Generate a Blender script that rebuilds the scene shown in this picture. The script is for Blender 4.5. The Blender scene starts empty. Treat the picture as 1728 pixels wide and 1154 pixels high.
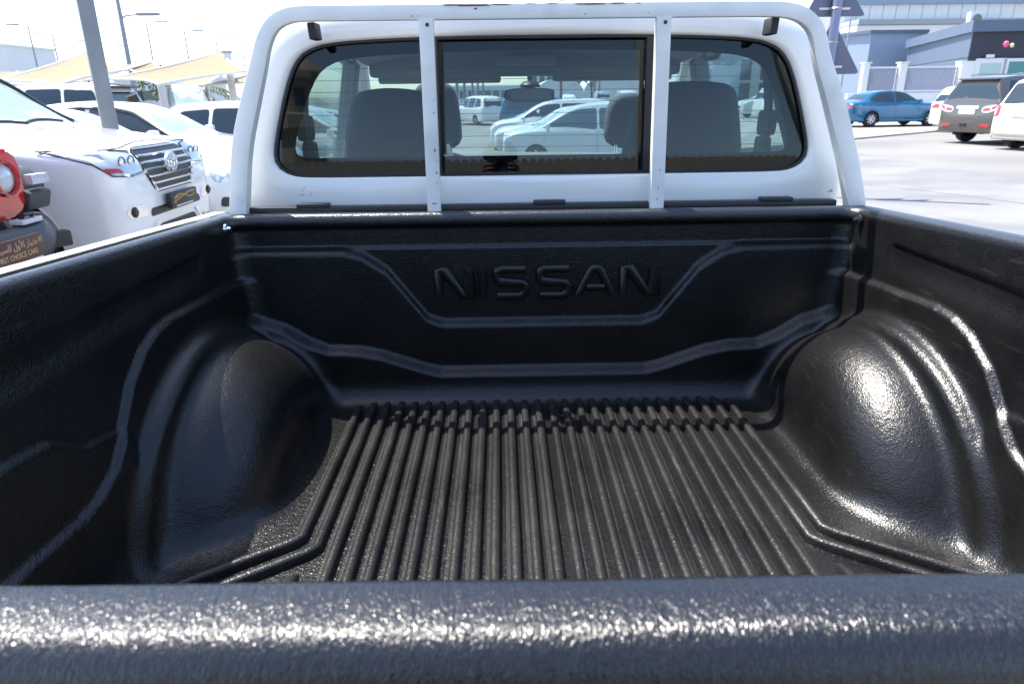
import bpy, bmesh, math, random
import numpy as np
from math import sin, cos, pi, radians, sqrt, tan
from mathutils import Vector, Matrix
from mathutils.bvhtree import BVHTree
from mathutils.geometry import delaunay_2d_cdt

random.seed(4)
scene = bpy.context.scene
COL = scene.collection

# ------------------------------------------------------------------ camera
CAM = Vector((-0.107, 0.0, 1.53))
cam_data = bpy.data.cameras.new('camera')
cam = bpy.data.objects.new('camera', cam_data)
COL.objects.link(cam)
_p, _y, _r = radians(19.9), radians(0.75), radians(0.7)
_fw = Vector((sin(_y)*cos(_p), cos(_y)*cos(_p), -sin(_p)))
_rt = _fw.cross(Vector((0, 0, 1))).normalized()
_up = _rt.cross(_fw)
_r2 = _rt*cos(_r) - _up*sin(_r)
_u2 = _up*cos(_r) + _rt*sin(_r)
cam.matrix_world = Matrix(((_r2.x, _u2.x, -_fw.x, CAM.x), (_r2.y, _u2.y, -_fw.y, CAM.y),
                           (_r2.z, _u2.z, -_fw.z, CAM.z), (0, 0, 0, 1)))
cam_data.sensor_width = 36.0
cam_data.lens = 24.0
cam_data.clip_start = 0.02
cam_data.clip_end = 3000
cam_data.dof.use_dof = True
cam_data.dof.focus_distance = 1.7
cam_data.dof.aperture_fstop = 9.0
scene.camera = cam

# ------------------------------------------------------------------ light
SUN_TO = Vector((-0.42, 0.28, 1.0)).normalized()      # towards the sun: front left, high
world = bpy.data.worlds.new('World')
scene.world = world
world.use_nodes = True
wn = world.node_tree
wn.nodes.clear()
_sky = wn.nodes.new('ShaderNodeTexSky')
_sky.sky_type = 'NISHITA'
_sky.sun_disc = False
_sky.sun_elevation = math.asin(SUN_TO.z)
_sky.sun_rotation = math.atan2(SUN_TO.x, SUN_TO.y)
_sky.air_density = 0.8
_sky.dust_density = 0.9
_sky.ozone_density = 0.6
_bg = wn.nodes.new('ShaderNodeBackground')
_bg.inputs[1].default_value = 0.15
_wo = wn.nodes.new('ShaderNodeOutputWorld')
wn.links.new(_sky.outputs[0], _bg.inputs[0])
wn.links.new(_bg.outputs[0], _wo.inputs[0])
_sd = bpy.data.lights.new('sun', 'SUN')
_sd.energy = 3.8
_sd.angle = radians(0.53)
_sd.color = (1.0, 0.95, 0.87)
_so = bpy.data.objects.new('sun', _sd)
COL.objects.link(_so)
_so.rotation_euler = SUN_TO.to_track_quat('Z', 'Y').to_euler()
_so.location = (-20, 10, 40)

scene.view_settings.view_transform = 'Standard'
scene.view_settings.look = 'None'
scene.view_settings.exposure = 1.5
scene.view_settings.gamma = 1.0
scene.render.engine = 'CYCLES'
scene.cycles.max_bounces = 10
scene.cycles.transparent_max_bounces = 24
scene.cycles.sample_clamp_indirect = 6.0

# ------------------------------------------------------------------ materials
MATS = {}


def mat(name, color, rough=0.5, metal=0.0, spec=0.5, coat=0.0, var=0.0, vscale=8.0, bump=0.0, bscale=200.0,
        color2=None, cscale=2.0, cth=(0.45, 0.6), rvar=0.0, detail=4.0, emit=None, trans=0.0, coord='Object',
        btype='noise', bdist=0.002):
    if name in MATS:
        return MATS[name]
    m = bpy.data.materials.new(name)
    m.use_nodes = True
    nt = m.node_tree
    b = nt.nodes['Principled BSDF']
    b.inputs['Base Color'].default_value = (*color, 1)
    b.inputs['Roughness'].default_value = rough
    b.inputs['Metallic'].default_value = metal
    b.inputs['Specular IOR Level'].default_value = spec
    b.inputs['Coat Weight'].default_value = coat
    b.inputs['Coat Roughness'].default_value = 0.05
    if trans:
        b.inputs['Transmission Weight'].default_value = trans
    if emit:
        b.inputs['Emission Color'].default_value = (*emit[0], 1)
        b.inputs['Emission Strength'].default_value = emit[1]
    tc = nt.nodes.new('ShaderNodeTexCoord')
    L = nt.links.new

    def noise(sc, det=detail):
        n = nt.nodes.new('ShaderNodeTexNoise')
        n.inputs['Scale'].default_value = sc
        n.inputs['Detail'].default_value = det
        L(tc.outputs[coord], n.inputs['Vector'])
        return n
    src = None
    if color2 is not None:
        n = noise(cscale)
        r = nt.nodes.new('ShaderNodeMapRange')
        r.inputs[1].default_value, r.inputs[2].default_value = cth
        L(n.outputs[0], r.inputs[0])
        mx = nt.nodes.new('ShaderNodeMix')
        mx.data_type = 'RGBA'
        mx.inputs[6].default_value = (*color, 1)
        mx.inputs[7].default_value = (*color2, 1)
        L(r.outputs[0], mx.inputs[0])
        src = mx.outputs[2]
    if var:
        n = noise(vscale)
        r = nt.nodes.new('ShaderNodeMapRange')
        r.inputs[1].default_value, r.inputs[2].default_value = 0.25, 0.75
        r.inputs[3].default_value, r.inputs[4].default_value = 1 - var, 1 + var
        L(n.outputs[0], r.inputs[0])
        mx = nt.nodes.new('ShaderNodeMix')
        mx.data_type = 'RGBA'
        mx.blend_type = 'MULTIPLY'
        mx.inputs[0].default_value = 1
        if src is not None:
            L(src, mx.inputs[6])
        else:
            mx.inputs[6].default_value = (*color, 1)
        L(r.outputs[0], mx.inputs[7])
        src = mx.outputs[2]
    if src is not None:
        L(src, b.inputs['Base Color'])
    if rvar:
        n = noise(vscale*1.7)
        r = nt.nodes.new('ShaderNodeMapRange')
        r.inputs[1].default_value, r.inputs[2].default_value = 0.3, 0.7
        r.inputs[3].default_value, r.inputs[4].default_value = max(0.02, rough-rvar), rough+rvar
        L(n.outputs[0], r.inputs[0])
        L(r.outputs[0], b.inputs['Roughness'])
    if bump:
        bp = nt.nodes.new('ShaderNodeBump')
        bp.inputs['Strength'].default_value = bump
        bp.inputs['Distance'].default_value = bdist
        if btype == 'noise':
            n = noise(bscale, 2.0)
            L(n.outputs[0], bp.inputs['Height'])
        else:
            n = nt.nodes.new('ShaderNodeTexVoronoi')
            n.inputs['Scale'].default_value = bscale
            n.feature = 'SMOOTH_F1'
            n.inputs['Smoothness'].default_value = 0.6
            L(tc.outputs[coord], n.inputs['Vector'])
            L(n.outputs[0], bp.inputs['Height'])
        L(bp.outputs[0], b.inputs['Normal'])
    MATS[name] = m
    return m


def liner_mat(name, rough, dusty, grain, strength, stretch=(1, 1, 1), base=(.0035, .004, .005), spec=.32, capped=False):
    """black moulded polyethylene: leathery grain, dust, pale scuffs"""
    m = bpy.data.materials.new(name)
    m.use_nodes = True
    nt = m.node_tree
    b = nt.nodes['Principled BSDF']
    L = nt.links.new
    tc = nt.nodes.new('ShaderNodeTexCoord')
    # leather like grain: domain warped smooth voronoi plus fine noise
    mp = nt.nodes.new('ShaderNodeMapping')
    mp.inputs['Scale'].default_value = stretch
    L(tc.outputs['Object'], mp.inputs[0])
    wn_ = nt.nodes.new('ShaderNodeTexNoise')
    wn_.inputs['Scale'].default_value = grain*0.55
    wn_.inputs['Detail'].default_value = 1
    L(mp.outputs[0], wn_.inputs['Vector'])
    vm = nt.nodes.new('ShaderNodeVectorMath')
    vm.operation = 'MULTIPLY_ADD'
    vm.inputs[1].default_value = (2.2/grain,)*3
    L(wn_.outputs['Color'], vm.inputs[0])
    L(mp.outputs[0], vm.inputs[2])
    vo = nt.nodes.new('ShaderNodeTexVoronoi')
    vo.feature = 'SMOOTH_F1'
    vo.inputs['Scale'].default_value = grain
    vo.inputs['Smoothness'].default_value = 0.7
    L(vm.outputs[0], vo.inputs['Vector'])
    n2 = nt.nodes.new('ShaderNodeTexNoise')
    n2.inputs['Scale'].default_value = grain*0.22
    n2.inputs['Detail'].default_value = 3
    L(mp.outputs[0], n2.inputs['Vector'])
    ad = nt.nodes.new('ShaderNodeMath')
    ad.operation = 'MULTIPLY_ADD'
    ad.inputs[1].default_value = 1.6
    L(n2.outputs[0], ad.inputs[0])
    L(vo.outputs[0], ad.inputs[2])
    bp = nt.nodes.new('ShaderNodeBump')
    bp.inputs['Strength'].default_value = strength
    bp.inputs['Distance'].default_value = 0.0016
    L(ad.outputs[0], bp.inputs['Height'])
    L(bp.outputs[0], b.inputs['Normal'])
    # dust and scuffs
    n3 = nt.nodes.new('ShaderNodeTexNoise')
    n3.inputs['Scale'].default_value = 5.0
    n3.inputs['Detail'].default_value = 8
    n3.inputs['Roughness'].default_value = 0.7
    L(tc.outputs['Object'], n3.inputs['Vector'])
    r3 = nt.nodes.new('ShaderNodeMapRange')
    r3.inputs[1].default_value, r3.inputs[2].default_value = 0.30, 0.90
    r3.inputs[3].default_value, r3.inputs[4].default_value = 0.0, 1.0
    L(n3.outputs[0], r3.inputs[0])
    n4 = nt.nodes.new('ShaderNodeTexNoise')           # thin light scuffs drawn out along the bed
    n4.inputs['Scale'].default_value = 60.0
    n4.inputs['Detail'].default_value = 5
    mp4 = nt.nodes.new('ShaderNodeMapping')
    mp4.inputs['Scale'].default_value = (1.6, 0.12, 1.0)
    L(tc.outputs['Object'], mp4.inputs[0])
    L(mp4.outputs[0], n4.inputs['Vector'])
    r4 = nt.nodes.new('ShaderNodeMapRange')
    r4.inputs[1].default_value, r4.inputs[2].default_value = 0.63, 0.74
    L(n4.outputs[0], r4.inputs[0])
    n5 = nt.nodes.new('ShaderNodeTexNoise')           # specks of sand
    n5.inputs['Scale'].default_value = 420.0
    n5.inputs['Detail'].default_value = 1
    L(tc.outputs['Object'], n5.inputs['Vector'])
    r5 = nt.nodes.new('ShaderNodeMapRange')
    r5.inputs[1].default_value, r5.inputs[2].default_value = 0.72, 0.76
    L(n5.outputs[0], r5.inputs[0])
    s1 = nt.nodes.new('ShaderNodeMath')
    s1.operation = 'MULTIPLY_ADD'
    L(r4.outputs[0], s1.inputs[0])
    s1.inputs[1].default_value = 0.9
    L(r3.outputs[0], s1.inputs[2])
    s2 = nt.nodes.new('ShaderNodeMath')
    s2.operation = 'ADD'
    L(s1.outputs[0], s2.inputs[0])
    L(r5.outputs[0], s2.inputs[1])
    s3 = nt.nodes.new('ShaderNodeMath')
    s3.operation = 'MULTIPLY'
    s3.use_clamp = True
    L(s2.outputs[0], s3.inputs[0])
    s3.inputs[1].default_value = dusty
    mx = nt.nodes.new('ShaderNodeMix')
    mx.data_type = 'RGBA'
    mx.inputs[6].default_value = (*base, 1)
    mx.inputs[7].default_value = (0.165, 0.155, 0.145, 1)
    L(s3.outputs[0], mx.inputs[0])
    L(mx.outputs[2], b.inputs['Base Color'])
    if capped:                                       # sky glare on the rail tops, put into colour and specular
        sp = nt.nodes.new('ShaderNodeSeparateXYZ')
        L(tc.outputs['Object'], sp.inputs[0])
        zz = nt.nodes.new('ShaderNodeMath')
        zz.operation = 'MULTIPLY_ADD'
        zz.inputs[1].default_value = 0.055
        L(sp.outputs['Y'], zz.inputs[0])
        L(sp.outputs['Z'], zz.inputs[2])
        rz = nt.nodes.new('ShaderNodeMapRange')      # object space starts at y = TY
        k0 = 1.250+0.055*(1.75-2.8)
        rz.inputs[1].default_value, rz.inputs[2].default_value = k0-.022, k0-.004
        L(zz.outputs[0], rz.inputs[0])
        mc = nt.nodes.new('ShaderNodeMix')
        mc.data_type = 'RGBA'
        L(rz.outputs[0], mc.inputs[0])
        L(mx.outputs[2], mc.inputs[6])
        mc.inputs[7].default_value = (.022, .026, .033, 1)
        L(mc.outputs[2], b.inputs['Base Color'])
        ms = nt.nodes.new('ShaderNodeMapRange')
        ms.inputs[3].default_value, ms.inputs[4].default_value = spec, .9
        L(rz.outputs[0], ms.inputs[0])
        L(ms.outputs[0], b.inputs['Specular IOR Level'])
    rr = nt.nodes.new('ShaderNodeMapRange')
    rr.inputs[3].default_value, rr.inputs[4].default_value = rough, min(1, rough+0.3)
    L(s3.outputs[0], rr.inputs[0])
    L(rr.outputs[0], b.inputs['Roughness'])
    b.inputs['Specular IOR Level'].default_value = spec
    MATS[name] = m
    return m


def glass_mat(name, tint, ior=1.5, rough=0.0):
    """thin sheet glass: tinted see-through plus fresnel reflection"""
    m = bpy.data.materials.new(name)
    m.use_nodes = True
    nt = m.node_tree
    nt.nodes.remove(nt.nodes['Principled BSDF'])
    out = nt.nodes['Material Output']
    tr = nt.nodes.new('ShaderNodeBsdfTransparent')
    tr.inputs[0].default_value = (*tint, 1)
    gl = nt.nodes.new('ShaderNodeBsdfGlossy')
    gl.inputs['Roughness'].default_value = rough
    fr = nt.nodes.new('ShaderNodeFresnel')
    fr.inputs[0].default_value = ior
    mx = nt.nodes.new('ShaderNodeMixShader')
    ge = nt.nodes.new('ShaderNodeNewGeometry')          # same fresnel on both faces of the sheet
    ir = nt.nodes.new('ShaderNodeMapRange')
    ir.inputs[3].default_value, ir.inputs[4].default_value = ior, 1.0/ior
    nt.links.new(ge.outputs['Backfacing'], ir.inputs[0])
    nt.links.new(ir.outputs[0], fr.inputs[0])
    nt.links.new(fr.outputs[0], mx.inputs[0])
    nt.links.new(tr.outputs[0], mx.inputs[1])
    nt.links.new(gl.outputs[0], mx.inputs[2])
    nt.links.new(mx.outputs[0], out.inputs[0])
    MATS[name] = m
    return m


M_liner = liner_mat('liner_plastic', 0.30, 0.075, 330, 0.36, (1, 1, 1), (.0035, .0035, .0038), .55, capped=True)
M_floor = liner_mat('liner_floor_plastic', 0.28, 0.05, 320, 0.48, (1, 1, 1), (.0045, .0046, .005), .42)
M_rib = liner_mat('liner_rib_plastic', 0.36, 0.17, 320, 0.42, (1, 1, 1), (.005, .005, .0055), .5)
M_rail = liner_mat('tailgate_coating', 0.25, 0.02, 620, 0.42, (1.6, .45, .6), (.007, .008, .011), .65)
M_cap = liner_mat('rail_cap_coating', 0.38, 0.02, 300, 0.6, (1, 1, 1), (.014, .017, .022), 1.0)
M_white = mat('white_paint', (0.86, 0.85, 0.81), 0.28, coat=0.6, var=0.02, vscale=3)
M_rack = mat('white_rack_paint', (0.83, 0.82, 0.78), 0.42, var=0.05, vscale=14, bump=0.15, bscale=60, bdist=0.002,
             color2=(0.72, 0.71, 0.68), cscale=9, cth=(0.55, 0.7))
M_carwhite = mat('white_car_paint', (0.84, 0.825, 0.80), 0.22, coat=1.0)
M_black = mat('black_plastic', (0.018, 0.018, 0.02), 0.45)
M_rubber = mat('black_rubber', (0.02, 0.02, 0.021), 0.6, bump=0.3, bscale=300)
M_frit = mat('black_glass_border', (0.008, 0.008, 0.01), 0.7, spec=0.0)
M_tyre = mat('tyre_rubber', (0.025, 0.025, 0.027), 0.75)
M_chrome = mat('chrome', (0.85, 0.86, 0.88), 0.08, metal=1.0)
M_alloy = mat('wheel_alloy', (0.55, 0.56, 0.58), 0.25, metal=0.8)
M_dkglass = mat('dark_car_glass', (0.02, 0.035, 0.045), 0.04, spec=0.8)
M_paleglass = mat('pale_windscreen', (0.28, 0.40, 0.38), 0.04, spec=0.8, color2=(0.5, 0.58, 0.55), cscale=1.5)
M_lampglass = mat('lamp_glass', (0.45, 0.50, 0.55), 0.05, spec=0.8, coat=1.0)
M_redlamp = mat('red_lamp', (0.45, 0.015, 0.02), 0.1, coat=1.0)
M_cloth = mat('grey_seat_cloth', (0.13, 0.125, 0.155), 0.9, bump=0.3, bscale=400, var=0.08, vscale=20)
M_headliner = mat('grey_headliner', (0.42, 0.41, 0.41), 0.9)
M_dash = mat('grey_dashboard', (0.20, 0.20, 0.20), 0.55)
M_well = mat('wheel_well_black', (0.01, 0.01, 0.01), 0.9)
G_rear = glass_mat('tinted_rear_glass', (0.62, 0.70, 0.72), 1.43)
G_side = glass_mat('side_window_glass', (0.84, 0.93, 0.91))
G_front = glass_mat('windscreen_glass', (0.88, 0.95, 0.93))

# ------------------------------------------------------------------ helpers


def tag(o, label=None, cat=None, group=None, kind=None):
    if label:
        o['label'] = label
    if cat:
        o['category'] = cat
    if group:
        o['group'] = group
    if kind:
        o['kind'] = kind
    return o


def thing(name, label, cat, loc=(0, 0, 0), rotz=0.0, group=None):
    o = bpy.data.objects.new(name, None)
    o.empty_display_size = 0.2
    COL.objects.link(o)
    o.location = loc
    o.rotation_euler = (0, 0, rotz)
    return tag(o, label, cat, group)


def root_loc(o):
    v = Vector((0, 0, 0))
    while o is not None:
        v += o.location
        o = o.parent
    return v


def mk(name, verts, faces, m, parent=None, smooth=True, world=False, angle=None):
    me = bpy.data.meshes.new(name)
    if world and parent is not None:
        off = root_loc(parent)
        verts = [(v[0]-off.x, v[1]-off.y, v[2]-off.z) for v in verts]
    me.from_pydata([tuple(map(float, v)) for v in verts], [], [tuple(int(i) for i in f) for f in faces])
    me.validate()
    if m is not None:
        me.materials.append(m)
    o = bpy.data.objects.new(name, me)
    COL.objects.link(o)
    o.parent = parent
    if smooth:
        if angle is None:
            me.shade_smooth()
        else:
            me.shade_smooth()
            bm = bmesh.new()
            bm.from_mesh(me)
            a = radians(angle)
            for e in bm.edges:
                if len(e.link_faces) == 2 and e.calc_face_angle(0) > a:
                    e.smooth = False
            bm.to_mesh(me)
            bm.free()
    return o


class MB:
    """collects shapes for ONE mesh object"""

    def __init__(s):
        s.v, s.f = [], []

    def add(s, v, f):
        k = len(s.v)
        s.v += [tuple(p) for p in v]
        s.f += [tuple(i+k for i in q) for q in f]
        return s

    def box(s, c, d, rot=None, bev=0.0):
        hx, hy, hz = d[0]/2, d[1]/2, d[2]/2
        if bev > 0:
            b = min(bev, hx*.9, hy*.9, hz*.9)
            pts, faces = [], []
            bm = bmesh.new()
            bmesh.ops.create_cube(bm, size=1)
            for v in bm.verts:
                v.co = Vector((v.co.x*2*hx, v.co.y*2*hy, v.co.z*2*hz))
            bmesh.ops.bevel(bm, geom=bm.edges[:], offset=b, segments=2, profile=0.6, affect='EDGES')
            bm.verts.index_update()
            pts = [v.co.copy() for v in bm.verts]
            faces = [[v.index for v in f.verts] for f in bm.faces]
            bm.free()
        else:
            pts = [Vector((sx*hx, sy*hy, sz*hz)) for sx in (-1, 1) for sy in (-1, 1) for sz in (-1, 1)]
            faces = [(0, 1, 3, 2), (4, 6, 7, 5), (0, 4, 5, 1), (2, 3, 7, 6), (0, 2, 6, 4), (1, 5, 7, 3)]
        if rot is not None:
            pts = [rot @ p for p in pts]
        c = Vector(c)
        return s.add([p+c for p in pts], faces)

    def tube(s, pts, r, n=10, prof=None, up=(0, 0, 1), closed=False, cap=True):
        """sweep a circle (or profile list of (a,b)) along pts; r number or list"""
        P = [Vector(p) for p in pts]
        K = len(P)
        rs = r if isinstance(r, (list, tuple)) else [r]*K
        if prof is None:
            prof = [(cos(2*pi*i/n), sin(2*pi*i/n)) for i in range(n)]
        n = len(prof)
        vs = []
        for i in range(K):
            if closed:
                t = (P[(i+1) % K]-P[i-1])
            else:
                t = P[min(i+1, K-1)]-P[max(i-1, 0)]
            t = t.normalized() if t.length > 1e-9 else Vector((0, 0, 1))
            u = Vector(up)
            if abs(u.dot(t)) > 0.98:
                u = Vector((1, 0, 0)) if abs(t.x) < 0.9 else Vector((0, 1, 0))
            a = t.cross(u).normalized()
            b = a.cross(t).normalized()
            # mitre
            sc = 1.0
            if (closed or 0 < i < K-1):
                t1 = (P[i]-P[i-1]).normalized()
                sc = 1/max(0.5, abs(t1.dot(t)))
            for (x, y) in prof:
                vs.append(P[i]+a*x*rs[i]*sc+b*y*rs[i])
        fs = []
        m = K if closed else K-1
        for i in range(m):
            j = (i+1) % K
            for k in range(n):
                l = (k+1) % n
                fs.append((i*n+k, j*n+k, j*n+l, i*n+l))
        if cap and not closed:
            fs.append(tuple(range(n)))
            fs.append(tuple((K-1)*n+k for k in reversed(range(n))))
        return s.add(vs, fs)

    def lathe(s, prof, c=(0, 0, 0), axis='z', n=24, a0=0, a1=2*pi):
        full = abs(a1-a0-2*pi) < 1e-6
        cnt = n if full else n+1
        vs, fs = [], []
        for i in range(cnt):
            a = a0+(a1-a0)*i/n
            for (r, h) in prof:
                p = (r*cos(a), r*sin(a), h)
                if axis == 'y':
                    p = (p[0], p[2], p[1])
                elif axis == 'x':
                    p = (p[2], p[0], p[1])
                vs.append((p[0]+c[0], p[1]+c[1], p[2]+c[2]))
        k = len(prof)
        for i in range(n):
            j = (i+1) % cnt
            for q in range(k-1):
                fs.append((i*k+q, j*k+q, j*k+q+1, i*k+q+1))
        return s.add(vs, fs)

    def prism(s, poly, vec, org=(0, 0, 0), ax=(1, 0, 0), ay=(0, 0, 1)):
        """extrude a 2D polygon (in plane ax,ay at org) by vec"""
        o, ax, ay, vec = Vector(org), Vector(ax), Vector(ay), Vector(vec)
        n = len(poly)
        a = [o+ax*p[0]+ay*p[1] for p in poly]
        b = [p+vec for p in a]
        fs = [tuple(range(n)), tuple(n+i for i in reversed(range(n)))]
        fs += [(i, i+n, (i+1) % n+n, (i+1) % n) for i in range(n)]
        return s.add(a+b, fs)

    def grid(s, fn, us, vs_, close_u=False):
        pts = [fn(u, v) for u in us for v in vs_]
        nu, nv = len(us), len(vs_)
        fs = []
        for i in range(nu if close_u else nu-1):
            j = (i+1) % nu
            for k in range(nv-1):
                fs.append((i*nv+k, j*nv+k, j*nv+k+1, i*nv+k+1))
        return s.add(pts, fs)

    def build(s, name, m, parent=None, smooth=True, world=False, angle=40):
        return mk(name, s.v, s.f, m, parent, smooth, world, angle)


def smooth_poly(pts, it=2, closed=True):
    """Chaikin corner cutting"""
    P = [tuple(p) for p in pts]
    for _ in range(it):
        Q = []
        n = len(P)
        rng = range(n) if closed else range(n-1)
        if not closed:
            Q.append(P[0])
        for i in rng:
            a, b = P[i], P[(i+1) % n]
            Q.append(tuple(a[k]*.75+b[k]*.25 for k in range(len(a))))
            Q.append(tuple(a[k]*.25+b[k]*.75 for k in range(len(a))))
        if not closed:
            Q.append(P[-1])
        P = Q
    return P


def lerp(a, b, t):
    return a+(b-a)*t


def sstep(a, b, x):
    t = min(1, max(0, (x-a)/(b-a)))
    return t*t*(3-2*t)


def struct(name, verts, faces, m, smooth=True):
    o = mk(name, verts, faces, m, None, smooth)
    o['kind'] = 'structure'
    return o

# ================================================================== the pickup truck
TY = 2.8
truck = thing('pickup_truck', 'white double cab pickup truck with a black lined open bed and white headboard rack',
              'pickup truck', (0, TY, 0))
FZ = 0.74                                                        # bed floor


def nstep(a, b, x):
    t = np.clip((x-a)/(b-a), 0, 1)
    return t*t*(3-2*t)


def smin(a, b, k):
    h = np.clip(0.5+0.5*(b-a)/k, 0, 1)
    return b*(1-h)+a*h-k*h*(1-h)


def smax(a, b, k):
    return -smin(-a, -b, k)


H1 = ([0, .27, .31, .41, .47, .52, .9], [.953, .953, .968, 1.100, 1.140, 1.154, 1.157])
H2 = ([0, .28, .32, .44, .50, .58, .63, .69, .75, .79, .83, .9], [.822, .822, .832, .874, .886, .890, .912, .952, .972, 1.0, 1.08, 1.2])
HS = ([.2, .78, .92, .97, 1.03, 1.10, 1.15, 1.22, 1.28, 1.34, 1.80], [.93, .925, .915, .92, .94, .995, 1.045, 1.085, 1.103, 1.108, 1.080])
HB = ([.2, .83, .92, .99, 1.06, 1.10, 1.12, 1.8], [1.07, 1.062, 1.05, 1.003, .99, .985, .80, .80])


def air(x, y, z):
    ax = np.abs(x)
    # front wall with its ledges
    h1 = np.interp(ax, *H1)
    h2 = np.interp(ax, *H2)
    yf = 1.772 - 0.020*(1-nstep(-0.012, 0.010, z-h1)) - 0.030*(1-nstep(-0.014, 0.012, z-h2))
    yf = yf - 0.006*(1-nstep(-0.006, 0.006, z-1.158)) - 0.018*nstep(1.205, 1.222, z)
    d = yf-y
    # side walls, leaning out, with swages
    xs = 0.772+0.034*(z-FZ)/0.5
    hs = np.interp(y, *HS)
    xs = xs - 0.013*(1-nstep(-0.008, 0.008, z-hs))
    hb = np.interp(y, *HB)
    xs = xs - 0.008*(1-nstep(-0.008, 0.008, z-hb))*(1-nstep(1.07, 1.11, y))
    xs = xs + 0.006*(1-nstep(1.185, 1.197, z))*nstep(1.12, 1.17, z)*(1-nstep(1.54, 1.57, y))
    d = smin(d, xs-ax, 0.048)
    d = smin(d, z-FZ, 0.075)
    # wheel arch: a fat rounded cylinder lying across the wall, with a flange behind it
    def rcyl(yc, zc, R, xw, k):
        r = np.sqrt((y-yc)**2+(z-zc)**2)-R
        q = xw-ax
        a, b = q+k, r+k
        return np.minimum(np.maximum(a, b), 0)+np.sqrt(np.maximum(a, 0)**2+np.maximum(b, 0)**2)-k
    d = smin(d, rcyl(1.44, .590, .418, .585, .165), 0.05)
    d = smin(d, rcyl(1.41, .575, .462, .742, .018), 0.03)
    # shallow floor sump drop beyond the arches
    return d


def solid(x, y, z):
    zt = 1.250+0.055*(1.75-y)
    s = air(x, y, z)
    top = smax(z-zt, np.abs(x)-.864+.020*(x < 0), 0.030)
    top = smax(top, y-1.803, 0.02)
    return smax(s, top, 0.022)


def surface_net(fn, lo, hi, h):
    nx, ny, nz = [int(round((hi[i]-lo[i])/h))+1 for i in range(3)]
    X = (lo[0]+h*np.arange(nx)).astype(np.float32)
    Y = (lo[1]+h*np.arange(ny)).astype(np.float32)
    Z = (lo[2]+h*np.arange(nz)).astype(np.float32)
    V = np.empty((nx, ny, nz), np.float32)
    for i in range(0, nx, 40):
        V[i:i+40] = fn(X[i:i+40, None, None], Y[None, :, None], Z[None, None, :])
    S = V < 0
    c = S[:-1, :-1, :-1]
    cnt = np.zeros((nx-1, ny-1, nz-1), np.int8)
    for a in (0, 1):
        for b in (0, 1):
            for d in (0, 1):
                cnt += S[a:nx-1+a, b:ny-1+b, d:nz-1+d]
    mixed = (cnt > 0) & (cnt < 8)
    idx = -np.ones(mixed.shape, np.int32)
    cells = np.argwhere(mixed)
    idx[mixed] = np.arange(len(cells))
    P = np.array(lo)[None]+(cells+0.5)*h
    P0 = P.copy()
    e = h*0.25
    for _ in range(4):
        x, y, z = P[:, 0], P[:, 1], P[:, 2]
        f0 = fn(x, y, z)
        g = np.stack([fn(x+e, y, z)-fn(x-e, y, z), fn(x, y+e, z)-fn(x, y-e, z), fn(x, y, z+e)-fn(x, y, z-e)], 1)/(2*e)
        gl = np.maximum((g**2).sum(1), 0.05)
        P = P - g*(f0/gl)[:, None]
        P = np.clip(P, P0-h*0.75, P0+h*0.75)
    F = []

    def quads(A, B, cc):
        # A,B sign arrays along an edge; cc function giving the four neighbour cell indices
        ch = A != B
        ii = np.argwhere(ch)
        fl = B[ch]
        return ii, fl
    # x edges
    ii, fl = quads(S[:-1, 1:-1, 1:-1], S[1:, 1:-1, 1:-1], None)
    i, j, k = ii[:, 0], ii[:, 1]+1, ii[:, 2]+1
    q = np.stack([idx[i, j-1, k-1], idx[i, j, k-1], idx[i, j, k], idx[i, j-1, k]], 1)
    q[fl] = q[fl][:, ::-1]
    F.append(q)
    ii, fl = quads(S[1:-1, :-1, 1:-1], S[1:-1, 1:, 1:-1], None)
    i, j, k = ii[:, 0]+1, ii[:, 1], ii[:, 2]+1
    q = np.stack([idx[i-1, j, k-1], idx[i-1, j, k], idx[i, j, k], idx[i, j, k-1]], 1)
    q[fl] = q[fl][:, ::-1]
    F.append(q)
    ii, fl = quads(S[1:-1, 1:-1, :-1], S[1:-1, 1:-1, 1:], None)
    i, j, k = ii[:, 0]+1, ii[:, 1]+1, ii[:, 2]
    q = np.stack([idx[i-1, j-1, k], idx[i, j-1, k], idx[i, j, k], idx[i-1, j, k]], 1)
    q[fl] = q[fl][:, ::-1]
    F.append(q)
    return P, np.concatenate(F)


def np_mesh(name, P, F, m, parent=None, off=(0, 0, 0)):
    me = bpy.data.meshes.new(name)
    P = (P-np.array(off)[None]).astype(np.float32)
    n, k = len(F), F.shape[1]
    me.vertices.add(len(P))
    me.vertices.foreach_set('co', P.ravel())
    me.loops.add(n*k)
    me.loops.foreach_set('vertex_index', F.astype(np.int32).ravel())
    me.polygons.add(n)
    me.polygons.foreach_set('loop_start', (np.arange(n)*k).astype(np.int32))
    me.update(calc_edges=True)
    me.shade_smooth()
    me.materials.append(m)
    o = bpy.data.objects.new(name, me)
    COL.objects.link(o)
    o.parent = parent
    return o


P_, F_ = surface_net(solid, (-.885, .335, .715), (.885, 1.815, 1.345), 0.0053)
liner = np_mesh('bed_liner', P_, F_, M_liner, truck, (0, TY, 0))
# the floor of the liner is dustier than its walls: second material slot on the flat floor
liner.data.materials.append(M_floor)
_cz = P_[F_].mean(1)
_slot = ((_cz[:, 2] < FZ+0.006) & (np.abs(_cz[:, 0]) < 0.80)).astype(np.int32)
liner.data.polygons.foreach_set('material_index', _slot)

# ribs of the floor
RIB = [(-.0098, -.004), (-.0092, .0110), (-.0066, .0160), (0, .0175), (.0066, .0160), (.0090, .0110), (.0096, .0036),
       (.0166, .0034), (.0180, -.004)]
RIBM = [(-a, b) for a, b in RIB][::-1]


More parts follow.
